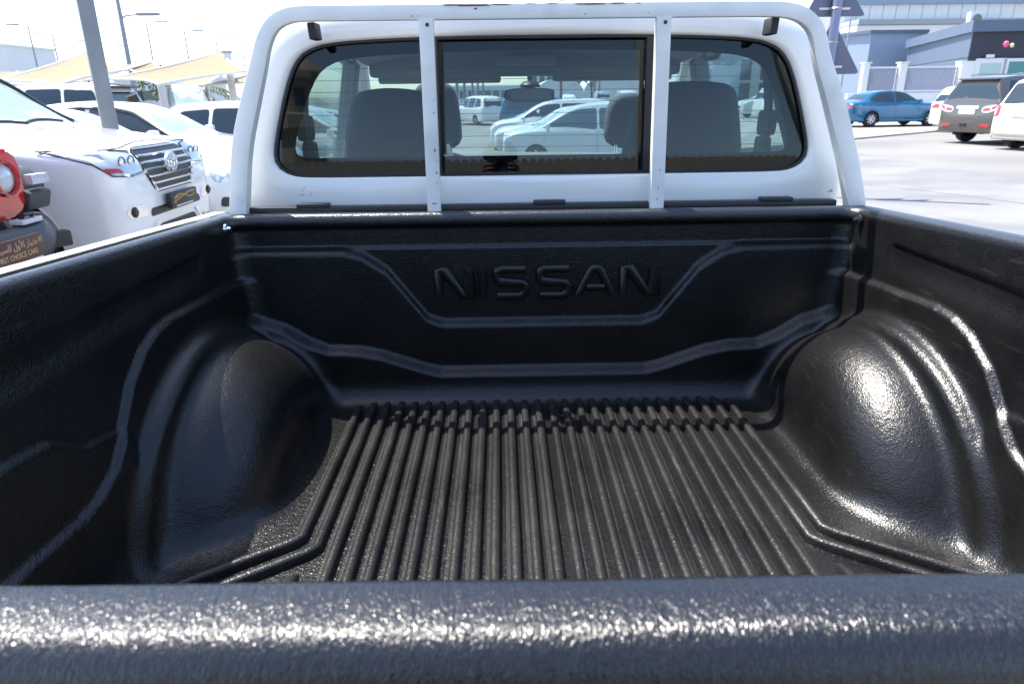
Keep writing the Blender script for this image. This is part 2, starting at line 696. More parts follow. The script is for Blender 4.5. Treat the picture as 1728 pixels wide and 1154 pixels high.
def rib(path, prof):
    """path of (x,y); rounded at its ends"""
    P = [Vector((x, y, 0)) for x, y in path]
    # dense near the start
    d0 = (P[1]-P[0]).normalized()
    d1 = (P[-2]-P[-1]).normalized()
    seq = [(P[0]-d0*0.004, .05), (P[0]+d0*0.002, .30), (P[0]+d0*0.012, .55), (P[0]+d0*0.026, .82), (P[0]+d0*0.042, 1)]
    for i in range(len(P)-1):
        n = max(2, int((P[i+1]-P[i]).length/0.12))
        for k in range(1 if i else 1, n+1):
            q = P[i].lerp(P[i+1], k/n)
            if i == len(P)-2 and k == n:
                seq += [(P[-1]+d1*0.014, 1), (P[-1]+d1*0.006, .9), (P[-1], .55), (P[-1]-d1*.006, .05)]
            else:
                seq.append((q, 1))
    vs, fs = [], []
    n = len(prof)
    K = len(seq)
    for i, (p, s) in enumerate(seq):
        t = (seq[min(i+1, K-1)][0]-seq[max(i-1, 0)][0]).normalized()
        a = Vector((-t.y, t.x, 0)) * -1.0
        wob = 1+0.04*sin(p.y*37+p.x*90)
        for (u, h) in prof:
            vs.append(p+a*u*(0.55+0.45*s)*wob+Vector((0, 0, FZ+(h*s if h > 0 else h))))
    for i in range(K-1):
        for k in range(n-1):
            fs.append((i*n+k, i*n+k+1, (i+1)*n+k+1, (i+1)*n+k))
    return vs, fs


NR = 28
for i in range(NR):
    x = -0.495+0.99*i/(NR-1)
    jit = random.uniform(-.0012, .0012)
    y0 = 1.712+random.uniform(-.003, .003)
    pr_ = RIB if x < 0 else RIBM
    if i in (0, NR-1):
        s = -1 if i == 0 else 1
        path = [(x, y0-.02), (x, 1.093), (s*.512, 1.076), (s*.80, .872)]
    elif i in (1, NR-2):
        s = -1 if i == 1 else 1
        path = [(x+jit, y0), (x+jit, 1.063), (s*.474, 1.046), (s*.80, .815)]
    else:
        path = [(x+jit, y0), (x+jit, .34)]
    v, f = rib(path, pr_)
    mk('floor_rib', v, f, M_rib, truck, True, True, 60)
for s in (-1, 1):
    for k, (xx, ys) in enumerate(((.480, .995), (.514, .968), (.548, .940), (.582, .915))):
        v, f = rib([(s*xx, ys), (s*xx, .34)], RIB if s < 0 else RIBM)
        mk('floor_rib', v, f, M_rib, truck, True, True, 60)

# raised lettering moulded in the front wall
LETTERS = {
    'N': [[(0.0, 0), (0.0, 1), (.18, 1), (.82, 0), (1, 0), (1, 1)]],
    'I': [[(0, 0), (0, 1)]],
    'S': [[(1, 1), (.16, 1), (.02, .93), (0, .80), (0, .66), (.10, .53), (.88, .49), (1, .38), (1, .18), (.90, .03), (.80, 0), (0, 0)]],
    'A': [[(0, 0), (.36, .93), (.44, 1), (.56, 1), (.64, .93), (1, 0)], [(.24, .28), (.76, .28)]],
}
LP = [(-1, .35), (-.72, .8), (-.35, 1), (.35, 1), (.72, .8), (1, .35), (1, -.6), (-1, -.6)]
for ch, x0, x1 in (('N', -.277, -.196), ('I', -.160, -.160), ('S', -.122, -.046), ('S', -.008, .068), ('A', .094, .186), ('N', .214, .296)):
    b = MB()
    for st in LETTERS[ch]:
        pts = [(x0+(x1-x0)*u, 1.7595, 1.026+.072*w) for u, w in st]
        if ch == 'I':
            pts = [(x0, 1.7595, 1.026), (x0, 1.7525, 1.098)]
        b.tube(pts, 0.0105, prof=[(p, -q) for p, q in LP], up=(0, 1, 0))
    b.build('raised_letter', M_liner, truck, True, True, 50)

# bulkhead cap strip, its clips, and the screws that hold the liner
MB().box((0, 1.822, 1.249), (1.56, .034, .022), bev=.006).build('bulkhead_trim', M_black, truck, True, True)
for xx in (-.60, .02, .62):
    MB().box((xx, 1.818, 1.262), (.085, .03, .012), bev=.004).build('trim_clip', M_black, truck, True, True)
for (sx, yy, zz) in ((-1, 1.715, 1.222), (1, 1.715, 1.222)):
    b = MB()
    b.lathe([(.0, .016), (.005, .014), (.006, .006), (.012, .005), (.013, .0)], axis='x', n=16)
    v = [(-sx*p[0]+sx*.799, p[1]+yy, p[2]+zz) for p in b.v]
    mk('liner_screw', v, b.f, M_chrome if sx < 0 else M_black, truck, True, True, 50)

# tailgate, standing shut: rounded top
sec = []
Y0, Y1, ZT = .272, .337, 1.262
sec += [(Y1, .72), (Y1, 1.240)]
for k in range(1, 7):
    a = radians(90*k/6)
    sec.append((Y1-.010+.010*cos(a), ZT-.010+.010*sin(a)))
sec += [(.318, ZT+.0004), (.310, ZT+.0001), (.304, ZT-.0006)]
for k in range(0, 11):
    a = radians(8+80*k/10)
    sec.append((.301-.029*sin(a), ZT-.030+.029*cos(a)))
sec += [(.272, ZT-.04), (.271, ZT-.07), (.270, .72)]
xsT = list(np.linspace(-.80, .80, 41))
b = MB()
b.grid(lambda x, i: (x, sec[i][0]+.0006*sin(x*23)-.012*(x+.1), sec[i][1]), xsT, list(range(len(sec))))
n = len(sec)
b.f.append(tuple(range(n)))
b.f.append(tuple(40*n+i for i in reversed(range(n))))
b.build('tailgate', M_rail, truck, True, True, 60)
b = MB().box((0, .20, .93), (.24, .03, .09), bev=.01)
b.build('tailgate_handle', M_black, truck, True, True)
MB().box((0, .215, .87), (1.58, .06, .34), bev=.02).build('tailgate_skin', M_white, truck, True, True)

# outer bed sides in white sheet metal
for s in (-1, 1):
    prof = [(.876 if s > 0 else .852, 1.236 if s > 0 else 1.243), (.886, 1.243), (.894, 1.236), (.905, 1.20), (.915, 1.10), (.915, .95), (.905, .80), (.89, .60), (.87, .50), (.85, .5)]  # left lip widened inward: its white stands in for glare on the rail
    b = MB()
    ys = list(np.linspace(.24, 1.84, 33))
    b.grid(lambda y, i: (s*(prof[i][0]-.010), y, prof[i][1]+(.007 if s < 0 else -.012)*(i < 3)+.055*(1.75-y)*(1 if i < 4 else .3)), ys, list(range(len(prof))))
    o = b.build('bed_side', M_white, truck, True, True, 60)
    tl = MB().box((s*.90, .22, 1.0), (.07, .05, .28), bev=.015).build('tail_lamp', M_redlamp, truck, True, True)

# ------------------------------------------------------------------ headboard rack
pl = [(-.789, 1.243), (-.786, 1.263), (-.760, 1.411), (-.723, 1.516), (-.690, 1.602), (-.671, 1.658), (-.645, 1.696), (-.605, 1.714), (-.555, 1.7165), (-.5, 1.716)]
prr = [(.52, 1.7155), (.590, 1.7135), (.636, 1.697), (.668, 1.662), (.681, 1.610), (.732, 1.500), (.787, 1.362), (.820, 1.262), (.824, 1.243)]
path = [(x, 1.80, z) for x, z in pl]+[(x, 1.80, 1.716) for x in np.linspace(-.4, .42, 6)]+[(x, 1.80, z) for x, z in prr]
path = smooth_poly(path, 2, False)
h = .0165
SQ = [(-1, -.9), (-.85, -1), (.85, -1), (1, -.9), (1, .9), (.85, 1), (-.85, 1), (-1, .9)]
b = MB()
# swept in the plane of the rack: a = across the plane normal
b.tube(path, [lerp(.0240, .0182, sstep(1.45, 1.70, q_[2])) for q_ in path], prof=[(p*.9, q*.78) for p, q in SQ], up=(0, 1, 0))
rack = b.build('rack_hoop', M_rack, truck, True, True, 35)
for (xa, xb) in ((-.2815, -.279), (.299, .289)):
    b = MB()
    b.tube([(xa, 1.80, 1.243), (xb, 1.80, 1.700)], .017, prof=[(p*1.0, q*.9) for p, q in SQ], up=(0, 1, 0))
    o = b.build('rack_upright', M_rack, truck, True, True, 35)
    for zz in (1.688,):
        MB().lathe([(0, -.0004), (.0045, -.0004), (.0045, .001)], (xb+.003, 1.7835, zz), 'y', 12).build('bolt_hole', M_black, o, True, False)
        c = o.children[-1]
        c.location = (0, -TY, 0)
# paint chips: little dark flakes of bare steel, lying on the paint
def chip(cx, cz, w, hgt, seed, parent=truck, y=1.7838):
    rr = random.Random(seed)
    n = 14
    pts = []
    for k in range(n):
        a = 2*pi*k/n
        q = rr.uniform(.55, 1.0)
        pts.append((cx+w/2*q*cos(a), cz+hgt/2*q*sin(a)))
    MB().prism(pts, (0, -.0006, 0), (0, y, 0)).build('paint_chip', M_chip, parent, False, True)


M_chip = mat('bare_rusty_steel', (0.10, 0.085, 0.08), 0.8, var=.4, vscale=200)
for (cx, cz, w, hg) in ((-.215, 1.7300, .075, .0045), (-.165, 1.7285, .11, .005), (-.10, 1.730, .06, .0035), (-.03, 1.7312, .03, .002), (.02, 1.7308, .04, .0022),
                        (.115, 1.7290, .10, .005), (.175, 1.7300, .06, .0035), (.225, 1.7295, .02, .002), (-.16, 1.7215, .012, .004), (-.31, 1.7070, .005, .003),
                        (-.295, 1.7072, .003, .002), (.25, 1.709, .003, .003), (.10, 1.708, .004, .004)):
    chip(cx, cz, w, hg, int(abs(cx)*1e4), y=1.7838)
for (cx, cz, w, hg) in ((-.270, 1.49, .003, .006), (-.268, 1.52, .002, .004), (-.272, 1.40, .004, .012), (-.270, 1.345, .004, .008), (-.268, 1.375, .002, .004),
                        (-.279, 1.268, .018, .003), (.300, 1.345, .004, .004), (.299, 1.30, .003, .006), (.296, 1.272, .004, .004), (-.27, 1.32, .003, .003)):
    chip(cx, cz, w, hg, int(abs(cx*cz)*1e4), y=1.7843)
# weld beads where the uprights meet the hoop, and old sticker marks on the cab
for xx in (-.279, .289):
    bb = MB()
    for k in range(9):
        bb.box((xx-.017+.034*k/8, 1.7868, 1.6985+.0008*sin(k*2.1)), (.0055, .004, .004), bev=.0015)
    bb.build('weld_bead', M_rack, truck, True, True)
for k, (cx, cz, w, hg) in enumerate(((-.640, 1.283, .016, .0022), (-.617, 1.285, .003, .004), (-.632, 1.303, .010, .002), (-.639, 1.297, .002, .008))):
    chip(cx, cz, w, hg, 40+k, y=1.8665)
# rubber topped brackets from hoop to roof
for s, xt in ((-1, -.557), (1, .565)):
    b = MB()
    rot = Matrix.Rotation(radians(4*s), 3, 'Y')
    b.box((xt, 1.838, 1.680), (.019, .058, .038), rot, .004)
    b.build('rack_bracket', M_rubber, truck, True, True)

# ------------------------------------------------------------------ the cab
def yp(z, x=0.0):
    """back panel of the cab leans forward and bows a little"""
    y = 1.872+0.096*(z-1.33)
    if z < 1.31:
        y += 0.9*(1.31-z)**1.7
    return y


WO = [(-.40, 1.3285), (-.62, 1.3285), (-.665, 1.334), (-.700, 1.355), (-.708, 1.385), (-.692, 1.450), (-.658, 1.560), (-.632, 1.612),
      (-.600, 1.642), (-.540, 1.658), (-.40, 1.666), (-.20, 1.670), (0, 1.671)]
WO = WO+[(-x+.008, z) for x, z in WO[::-1][1:]]
WC = [(-.34, 1.376), (-.60, 1.376), (-.640, 1.379), (-.654, 1.392), (-.650, 1.42), (-.632, 1.480), (-.592, 1.562), (-.566, 1.596), (-.52, 1.618),
      (-.44, 1.627), (-.32, 1.633), (-.15, 1.637), (0, 1.638)]
WC = WC+[(-x+.012, z) for x, z in WC[::-1][1:]]
WO = smooth_poly(WO, 1)
WC = smooth_poly(WC, 1)
SIL = [(-.30, 1.03), (-.84, 1.03), (-.845, 1.20), (-.830, 1.30), (-.800, 1.42), (-.762, 1.55), (-.730, 1.64), (-.695, 1.70), (-.635, 1.735), (-.52, 1.748),
       (-.25, 1.757), (0, 1.759)]
SIL = SIL+[(-x, z) for x, z in SIL[::-1][1:]]
SIL = smooth_poly(SIL, 1)
CEN = (0.003, 1.47)


def ray_poly(poly, a, c=CEN):
    dx, dz = cos(a), sin(a)
    best = None
    n = len(poly)
    for i in range(n):
        x1, z1 = poly[i][0]-c[0], poly[i][1]-c[1]
        x2, z2 = poly[(i+1) % n][0]-c[0], poly[(i+1) % n][1]-c[1]
        ex, ez = x2-x1, z2-z1
        den = dx*ez-dz*ex
        if abs(den) < 1e-12:
            continue
        t = (x1*ez-z1*ex)/den
        u = (x1*dz-z1*dx)/den
        if t > 0 and -1e-9 <= u <= 1+1e-9:
            best = t if best is None else max(best, t)
    return best


# angles spread evenly along the window outline
def outline_angles(poly, n):
    P = [Vector((p[0], p[1])) for p in poly]
    d = [0]
    for i in range(len(P)):
        d.append(d[-1]+(P[(i+1) % len(P)]-P[i]).length)
    out = []
    for k in range(n):
        s = d[-1]*k/n
        i = max(j for j in range(len(P)) if d[j] <= s)
        t = (s-d[i])/max(1e-9, d[i+1]-d[i])
        q = P[i].lerp(P[(i+1) % len(P)], t)
        out.append(math.atan2(q.y-CEN[1], q.x-CEN[0]))
    return out


ANG = outline_angles(WO, 160)
RW = [ray_poly(WO, a) for a in ANG]
RC = [ray_poly(WC, a) for a in ANG]
RS = [ray_poly(SIL, a) for a in ANG]


def ringpt(i, r, dy):
    a = ANG[i]
    x, z = CEN[0]+r*cos(a), CEN[1]+r*sin(a)
    return (x, yp(max(z, 1.02), x)+dy, z)


levels = []
for i in range(160):
    w, s = RW[i], RS[i]
    g = s-w
    fz = 1 if sin(ANG[i]) > -.2 else min(1, max(0, (abs(CEN[0]+s*cos(ANG[i]))-.66)/.10))
    levels.append([ringpt(i, w-.004, .030), ringpt(i, w+.002, .004), ringpt(i, w+.010, -.004), ringpt(i, w+min(.02, g*.3), -.006),
                   ringpt(i, w+g*.5, -.003), ringpt(i, w+g*.72, -.003+.007*fz), ringpt(i, w+g*.86, -.003+.016*fz), ringpt(i, w+g*.95, -.003+.035*fz), ringpt(i, w+g*1.0, .06),
                   ringpt(i, w+g*1.0, .12)])
b = MB()
b.grid(lambda i, k: levels[i][k], list(range(160)), list(range(10)), close_u=True)
cabback = b.build('cab_back_panel', M_white, truck, True, True, 60)
# inner face so the sheet has thickness
b = MB()
b.grid(lambda i, k: ringpt(i, RW[i]-.004+(RS[i]-RW[i])*k*.9, .05+.02*k), list(range(160)), [0, 1], close_u=True)
b.build('cab_inner_panel', M_headliner, truck, True, True)
# rubber seal round the glass
b = MB()
b.tube([ringpt(i, RW[i]-.003, .004) for i in range(160)], .0045, 6, closed=True, up=(0, 1, 0))
b.build('window_seal', M_rubber, truck, True, True)


# the back glass: two fixed outer panes, a sliding centre pane, each with a black border and heating wires
XL, XR = -.262, .274


def inpoly(x, z, poly):
    c = False
    n = len(poly)
    j = n-1
    for i in range(n):
        xi, zi = poly[i]
        xj, zj = poly[j]
        if (zi > z) != (zj > z) and x < (xj-xi)*(z-zi)/(zj-zi)+xi:
            c = not c
        j = i
    return c


def clip_half(poly, xc, keep_less):
    out = []
    n = len(poly)
    for i in range(n):
        a, b_ = poly[i], poly[(i+1) % n]
        ia = (a[0] <= xc) == keep_less
        ib = (b_[0] <= xc) == keep_less
        if ia:
            out.append(a)
        if ia != ib:
            t = (xc-a[0])/(b_[0]-a[0])
            out.append((xc, a[1]+(b_[1]-a[1])*t))
    return out


def flat_patch(outer, holes, dy, m, name, parent, thick=.003):
    """polygon with holes on the window plane, as a thin sheet with thickness"""
    loops = [outer]+holes
    vs, es = [], []
    for lp in loops:
        k = len(vs)
        vs += [Vector(p) for p in lp]
        es += [(k+i, k+(i+1) % len(lp)) for i in range(len(lp))]
    r = delaunay_2d_cdt(vs, es, [], 0, 1e-6)
    pv, pe, pf = r[0], r[1], r[2]
    keep = []
    for f in pf:
        cx = sum(pv[i].x for i in f)/len(f)
        cz = sum(pv[i].y for i in f)/len(f)
        if inpoly(cx, cz, outer) and not any(inpoly(cx, cz, h_) for h_ in holes):
            keep.append(tuple(f))
    P = [(v.x, yp(v.y, v.x)+dy, v.y) for v in pv]
    n = len(P)
    vs3 = P+[(x, y+thick, z) for x, y, z in P]
    # make front faces look back (-y)
    F = []
    for f in keep:
        a, b_, c = [Vector(P[i]) for i in f[:3]]
        nn = (b_-a).cross(c-a)
        f = f if nn.y < 0 else tuple(reversed(f))
        F.append(f)
        F.append(tuple(n+i for i in reversed(f)))
    cnt = {}
    for f in F[::2]:
        for i in range(len(f)):
            e = (f[i], f[(i+1) % len(f)])
            cnt[e] = cnt.get(e, 0)+1
    for (i, j) in list(cnt):
        if (j, i) not in cnt:
            F.append((j, i, i+n, j+n))
    return mk(name, vs3, F, m, parent, False, True)


def yflat(x, z):
    return yp(z, x)


inner = [(x, z) for x, z in WO]
for (x0, x1, dy) in ((None, XL, .010), (XL, XR, .018), (XR, None, .010)):
    o_ = inner
    c_ = WC
    if x0 is not None:
        o_ = clip_half(o_, x0, False)
        c_ = clip_half(c_, x0+(.012 if x1 is not None else .045), False)
    if x1 is not None:
        o_ = clip_half(o_, x1, True)
        c_ = clip_half(c_, x1-(.012 if x0 is not None else .045), True)
    pane = flat_patch(o_, [], dy, G_rear, 'rear_glass_pane', truck)
    fb = flat_patch(o_, [c_], dy+.0045, M_frit, 'black_glass_border', pane)
    fb.location = -root_loc(pane)+root_loc(truck)
    for k in range(8):
        z = 1.398+k*.0285
        xs = [c_[i][0]+(c_[(i+1) % len(c_)][0]-c_[i][0])*(z-c_[i][1])/((c_[(i+1) % len(c_)][1]-c_[i][1]) or 1e-9)
              for i in range(len(c_)) if (c_[i][1] > z) != (c_[(i+1) % len(c_)][1] > z)]
        if len(xs) >= 2:
            xa, xb = min(xs), max(xs)
            bb = MB()
            bb.tube([(lerp(xa, xb, t/6), yp(z, lerp(xa, xb, t/6))+dy+.0038, z) for t in range(7)], .00055, 4)
            bb.build('heating_wire', M_wire if 'M_wire' in globals() else globals().setdefault('M_wire', mat('copper_wire', (.16, .09, .08), .5)), truck, True, True)
# vertical sash bars of the slider
for xx, w in ((-.272, .016), (.284, .020)):
    b = MB()
    b.grid(lambda z, k: ((xx-w/2, xx-w/2, xx+w/2, xx+w/2)[k], yp(z, xx)+(.014, .000, .000, .014)[k], z), list(np.linspace(1.334, 1.666, 8)), [0, 1, 2, 3])
    b.build('window_sash', M_black, truck, True, True, 30)
MB().box((-.245, yp(1.39)+.008, 1.395), (.008, .012, .028), bev=.002).box((-.245, yp(1.39)+.010, 1.379), (.026, .010, .005), bev=.002).build('window_latch', M_headliner, truck, True, True)

# roof
b = MB()
def roofz(x, y):
    e = (abs(x)/.69)
    return 1.759-.016*e**2-.075*max(0, e-.80)**1.6*8-.03*sstep(2.7, 3.05, y)-.012*sstep(2.02, 1.93, y)
b.grid(lambda x, y: (x, y, roofz(x, y)), list(np.linspace(-.73, .73, 37)), list(np.linspace(1.965, 3.08, 14)))
b.build('cab_roof', M_white, truck, True, True)
b = MB()
b.grid(lambda x, y: (x, y, 1.700-.03*(abs(x)/.62)**4-.02*sstep(2.7, 3.05, y)), list(np.linspace(-.645, .645, 21)), list(np.linspace(1.96, 3.06, 8)))
b.build('headliner', M_headliner, truck, True, True)
b = MB()
b.tube([(.066, 2.06, 1.745), (.066, 2.06, 1.752), (.066, 2.055, 1.765), (.066, 2.04, 1.775)], [.020, .016, .009, .007], 12)
b.lathe([(.0, .014), (.010, .011), (.016, .003), (.020, -.006)], (.066, 2.06, 1.757), 'z', 14)
b.build('roof_aerial', M_black, truck, True, True)


def pillar(p, q, wp, wq, name='cab_pillar', m=M_white, m2=M_headliner):
    """box section pillar from p to q with half sizes (x,y)"""
    p, q = Vector(p), Vector(q)
    vs = []
    for c, w in ((p, wp), (q, wq)):
        for sx, sy in ((-1, -1), (1, -1), (1, 1), (-1, 1)):
            vs.append((c.x+sx*w[0], c.y+sy*w[1], c.z))
    f = [(0, 1, 5, 4), (1, 2, 6, 5), (2, 3, 7, 6), (3, 0, 4, 7), (3, 2, 1, 0), (4, 5, 6, 7)]
    return mk(name, vs, f, m, truck, False, True)


for s in (-1, 1):
    pillar((s*.770, 1.94, 1.27), (s*.680, 2.08, 1.70), (.03, .06), (.025, .11), m=M_headliner)       # rear quarter
    pillar((s*.775, 2.99, 1.27), (s*.690, 2.97, 1.70), (.025, .05), (.025, .05), m=M_headliner)       # centre post
    b = MB()
    b.tube([(s*.80, 3.76, 1.20), (s*.745, 3.45, 1.42), (s*.69, 3.08, 1.67), (s*.675, 2.80, 1.712), (s*.675, 2.1, 1.71)], .035, 8)
    b.build('cab_pillar', M_white, truck, True, True)
    # doors, rear and front, with glass and handles
    for (ya, yb, nm) in ((1.99, 2.98, 'rear'), (3.0, 3.78, 'front')):
        b = MB()
        prof = [(.790, 1.275), (.815, 1.262), (.845, 1.15), (.868, .98), (.872, .80), (.862, .60), (.845, .50)]
        b.grid(lambda y, k: (s*prof[k][0], y, prof[k][1]), list(np.linspace(ya, yb, 8)), list(range(7)))
        b.grid(lambda y, k: (s*(prof[6-k][0]-.07), y, prof[6-k][1]), list(np.linspace(ya, yb, 8)), list(range(7)))
        d = b.build('door', M_white, truck, True, True, 40)
        g = MB()
        if nm == 'rear':
            q = [(2.0, 1.27), (2.96, 1.27), (2.94, 1.675), (2.20, 1.70)]
        else:
            q = [(3.02, 1.27), (3.66, 1.27), (3.15, 1.63), (3.02, 1.665)]
        g.add([(s*(.785-(z-1.27)*.21), y, z) for y, z in q]+[(s*(.781-(z-1.27)*.21), y, z) for y, z in q],
              [(0, 1, 2, 3), (7, 6, 5, 4), (0, 4, 5, 1), (1, 5, 6, 2), (2, 6, 7, 3), (3, 7, 4, 0)])
        g.build('side_window', G_side, d, False, True)
        hb_ = MB().tube([(s*.868, ya+.10, 1.10), (s*.895, ya+.12, 1.10), (s*.895, ya+.22, 1.10), (s*.868, ya+.24, 1.10)], .011, 8)
        hb_.build('door_handle', M_black, d, True, True)
    # belt trim and hinge of the quarter window, seat belts
    MB().tube([(s*.64, 2.07, 1.66), (s*.66, 2.05, 1.50), (s*.655, 2.03, 1.32)], .012, 6).build('seat_belt', M_headliner, truck, True, True)
    b = MB()
    b.box((s*.665, 2.06, 1.445), (.05, .05, .075), bev=.02).box((s*.655, 2.05, 1.38), (.04, .05, .06), bev=.015)
    b.build('seat_belt_guide', M_headliner, truck, True, True)
    MB().tube([(s*.60, 2.35, 1.655), (s*.595, 2.37, 1.635), (s*.595, 2.50, 1.635), (s*.60, 2.52, 1.655)], .008, 6).build('grab_handle', M_headliner, truck, True, True)
    # front mudguard strip + bonnet side
    b = MB()
    prof = [(.60, 1.14), (.76, 1.12), (.83, 1.05), (.87, .95), (.875, .80), (.86, .55)]
    b.grid(lambda y, k: (s*(prof[k][0]*(1-.10*sstep(4.6, 5.35, y))), y, prof[k][1]-.16*sstep(3.9, 5.4, y)*(1 if k < 3 else .2)),
           list(np.linspace(3.80, 5.35, 12)), list(range(6)))
    b.build('front_wing', M_white, truck, True, True, 50)
b = MB()
b.grid(lambda x, y: (x, y, 1.155-.05*(abs(x)/.7)**2.5-.16*sstep(3.9, 5.45, y)), list(np.linspace(-.72, .72, 15)), list(np.linspace(3.78, 5.30, 12)))
b.build('bonnet', M_white, truck, True, True)
b = MB()
b.grid(lambda x, t: (x, 5.30+.10*sin(t*pi/2)*(1-.5*(x/.8)**2), 1.0-.55*t), list(np.linspace(-.80, .80, 15)), list(np.linspace(0, 1, 8)))
b.build('front_bumper', M_white, truck, True, True)
# windscreen and what hangs behind it
b = MB()
b.grid(lambda x, t: (x*(1+.16*(1-t)), 3.76-.70*t+.05*(1-(x/.66)**2), 1.20+.46*t), list(np.linspace(-.66, .66, 13)), list(np.linspace(0, 1, 8)))
b.build('windscreen', G_front, truck, True, True)
b = MB()
b.grid(lambda x, t: (x, 3.30+.45*t, 1.245+.022*(1-(x/.74)**2)-.03*t**2-.25*max(0, .12-t)), list(np.linspace(-.74, .74, 21)), [0, .04, .08, .12, .3, .6, 1])
b.box((0, 3.36, 1.08), (1.46, .12, .28), bev=.03)
b.build('dashboard', M_dash, truck, True, True, 50)
b = MB()
b.tube([(-.36+.185*cos(2*pi*k/28), 3.18+.07*sin(2*pi*k/28), 1.10+.17*sin(2*pi*k/28)) for k in range(28)], .016, 8, closed=True, up=(0, 1, 0))
b.box((-.36, 3.22, 1.10), (.34, .03, .05), bev=.01).box((-.36, 3.22, 1.09), (.13, .05, .12), bev=.02)
b.build('steering_wheel', M_black, truck, True, True, 50)
MB().box((0, 3.03, 1.665), (1.28, .06, .13), bev=.02).build('roof_header', M_headliner, truck, True, True)
# mirror
b = MB()
mp_ = smooth_poly([(-.105, -.026), (.105, -.030), (.115, 0), (.108, .030), (-.100, .030), (-.115, 0)], 2)
b.prism(mp_, (0, .03, 0), (.025, 3.235, 1.527))
b.tube([(.03, 3.255, 1.55), (.03, 3.27, 1.60), (.03, 3.25, 1.65)], .012, 8)
b.lathe([(0, .022), (.03, .018), (.045, .004), (.045, -.008)], (.03, 3.255, 1.566), 'z', 16)
mir = b.build('interior_mirror', M_black, truck, True, True, 40)
MB().prism([(x*.93, z*.90) for x, z in mp_], (0, .003, 0), (.025, 3.230, 1.527)).build('mirror_glass', mat('dark_mirror', (.22, .27, .34), .06, metal=1.0), mir, False, True)
for (x0, x1, z0, z1) in ((-.60, -.10, 1.575, 1.66), (.11, .60, 1.578, 1.665)):
    b = MB()
    b.box(((x0+x1)/2, 3.0, (z0+z1)/2), (x1-x0, .03, z1-z0), Matrix.Rotation(radians(-14), 3, 'X'), .012)
    v = b.build('sun_visor', M_headliner, truck, True, True)
    MB().box((x0+.19, 2.983, (z0+z1)/2-.002), (.15, .003, .018)).build('visor_label', mat('label_yellow', (.55, .5, .3), .6), v, False, True)
MB().box((0, 2.96, 1.655), (.24, .14, .035), bev=.015).build('roof_console', M_headliner, truck, True, True)


def cushion(pts, y, depth, lean, name, m=M_cloth, k=3):
    """seat back / head rest: outline in x,z, softly padded"""
    P = smooth_poly(pts, 2)
    cx = sum(p[0] for p in P)/len(P)
    cz = sum(p[1] for p in P)/len(P)
    z0 = min(p[1] for p in P)
    b = MB()
    n = len(P)
    lv = [(0.0, -.5), (.45, -.5), (.80, -.47), (.93, -.38), (1.0, -.15), (1.0, .15), (.93, .38), (.80, .47), (.45, .5), (0, .5)]
    b.grid(lambda i, q: (cx+(P[i][0]-cx)*lv[q][0], y+lv[q][1]*depth+(cz+(P[i][1]-cz)*lv[q][0]-z0)*lean, cz+(P[i][1]-cz)*lv[q][0]),
           list(range(n)), list(range(len(lv))), close_u=True)
    return b.build(name, m, truck, True, True, 70)


for x0, x1, zt in ((-.632, -.290, 1.550), (.300, .700, 1.560)):
    cushion([(x0-.02, .95), (x0-.01, 1.30), (x0+.035, zt-.07), (x0+.06, zt-.01), (x0+.13, zt+.004), (x1-.13, zt+.004), (x1-.05, zt-.01), (x1-.03, zt-.07), (x1+.005, 1.30), (x1+.01, .95)],
            2.38, .13, -.05, 'rear_seat_back')
    MB().tube([(x0+.055, 2.312, 1.0), (x0+.06, 2.306, 1.30), (x0+.085, 2.300, zt-.06), (x0+.13, 2.303, zt-.035), (x1-.13, 2.303, zt-.035), (x1-.085, 2.300, zt-.06), (x1-.06, 2.306, 1.30), (x1-.055, 2.312, 1.0)],
              .0025, 4).build('seat_seam', M_black, truck, True, True)
for xc, zt in ((-.385, 1.585), (.462, 1.532)):
    for s in (-1, 1):
        MB().tube([(xc+s*.06, 3.10, 1.24), (xc+s*.06, 3.12, 1.36)], .006, 8).build('headrest_post', M_chrome, truck, True, True)
    cushion([(xc-.11, 1.30), (xc-.108, 1.44), (xc-.09, zt-.03), (xc-.045, zt), (xc+.045, zt), (xc+.09, zt-.03), (xc+.108, 1.44), (xc+.11, 1.30)], 3.15, .11, -.05, 'headrest')
    cushion([(xc-.24, .75), (xc-.24, 1.05), (xc-.20, 1.22), (xc-.12, 1.285), (xc+.12, 1.285), (xc+.20, 1.22), (xc+.24, 1.05), (xc+.24, .75)], 3.10, .14, -.08, 'front_seat_back')
# floor, underside and wheels
MB().box((0, 2.9, .46), (1.60, 5.0, .12), bev=.02).box((0, 3.3, .62), (1.5, 1.9, .06)).build('chassis', M_black, truck, True, True)
MB().box((0, 1.98, .87), (1.50, .05, .66)).build('cab_lower_back', M_headliner, truck, False, True)


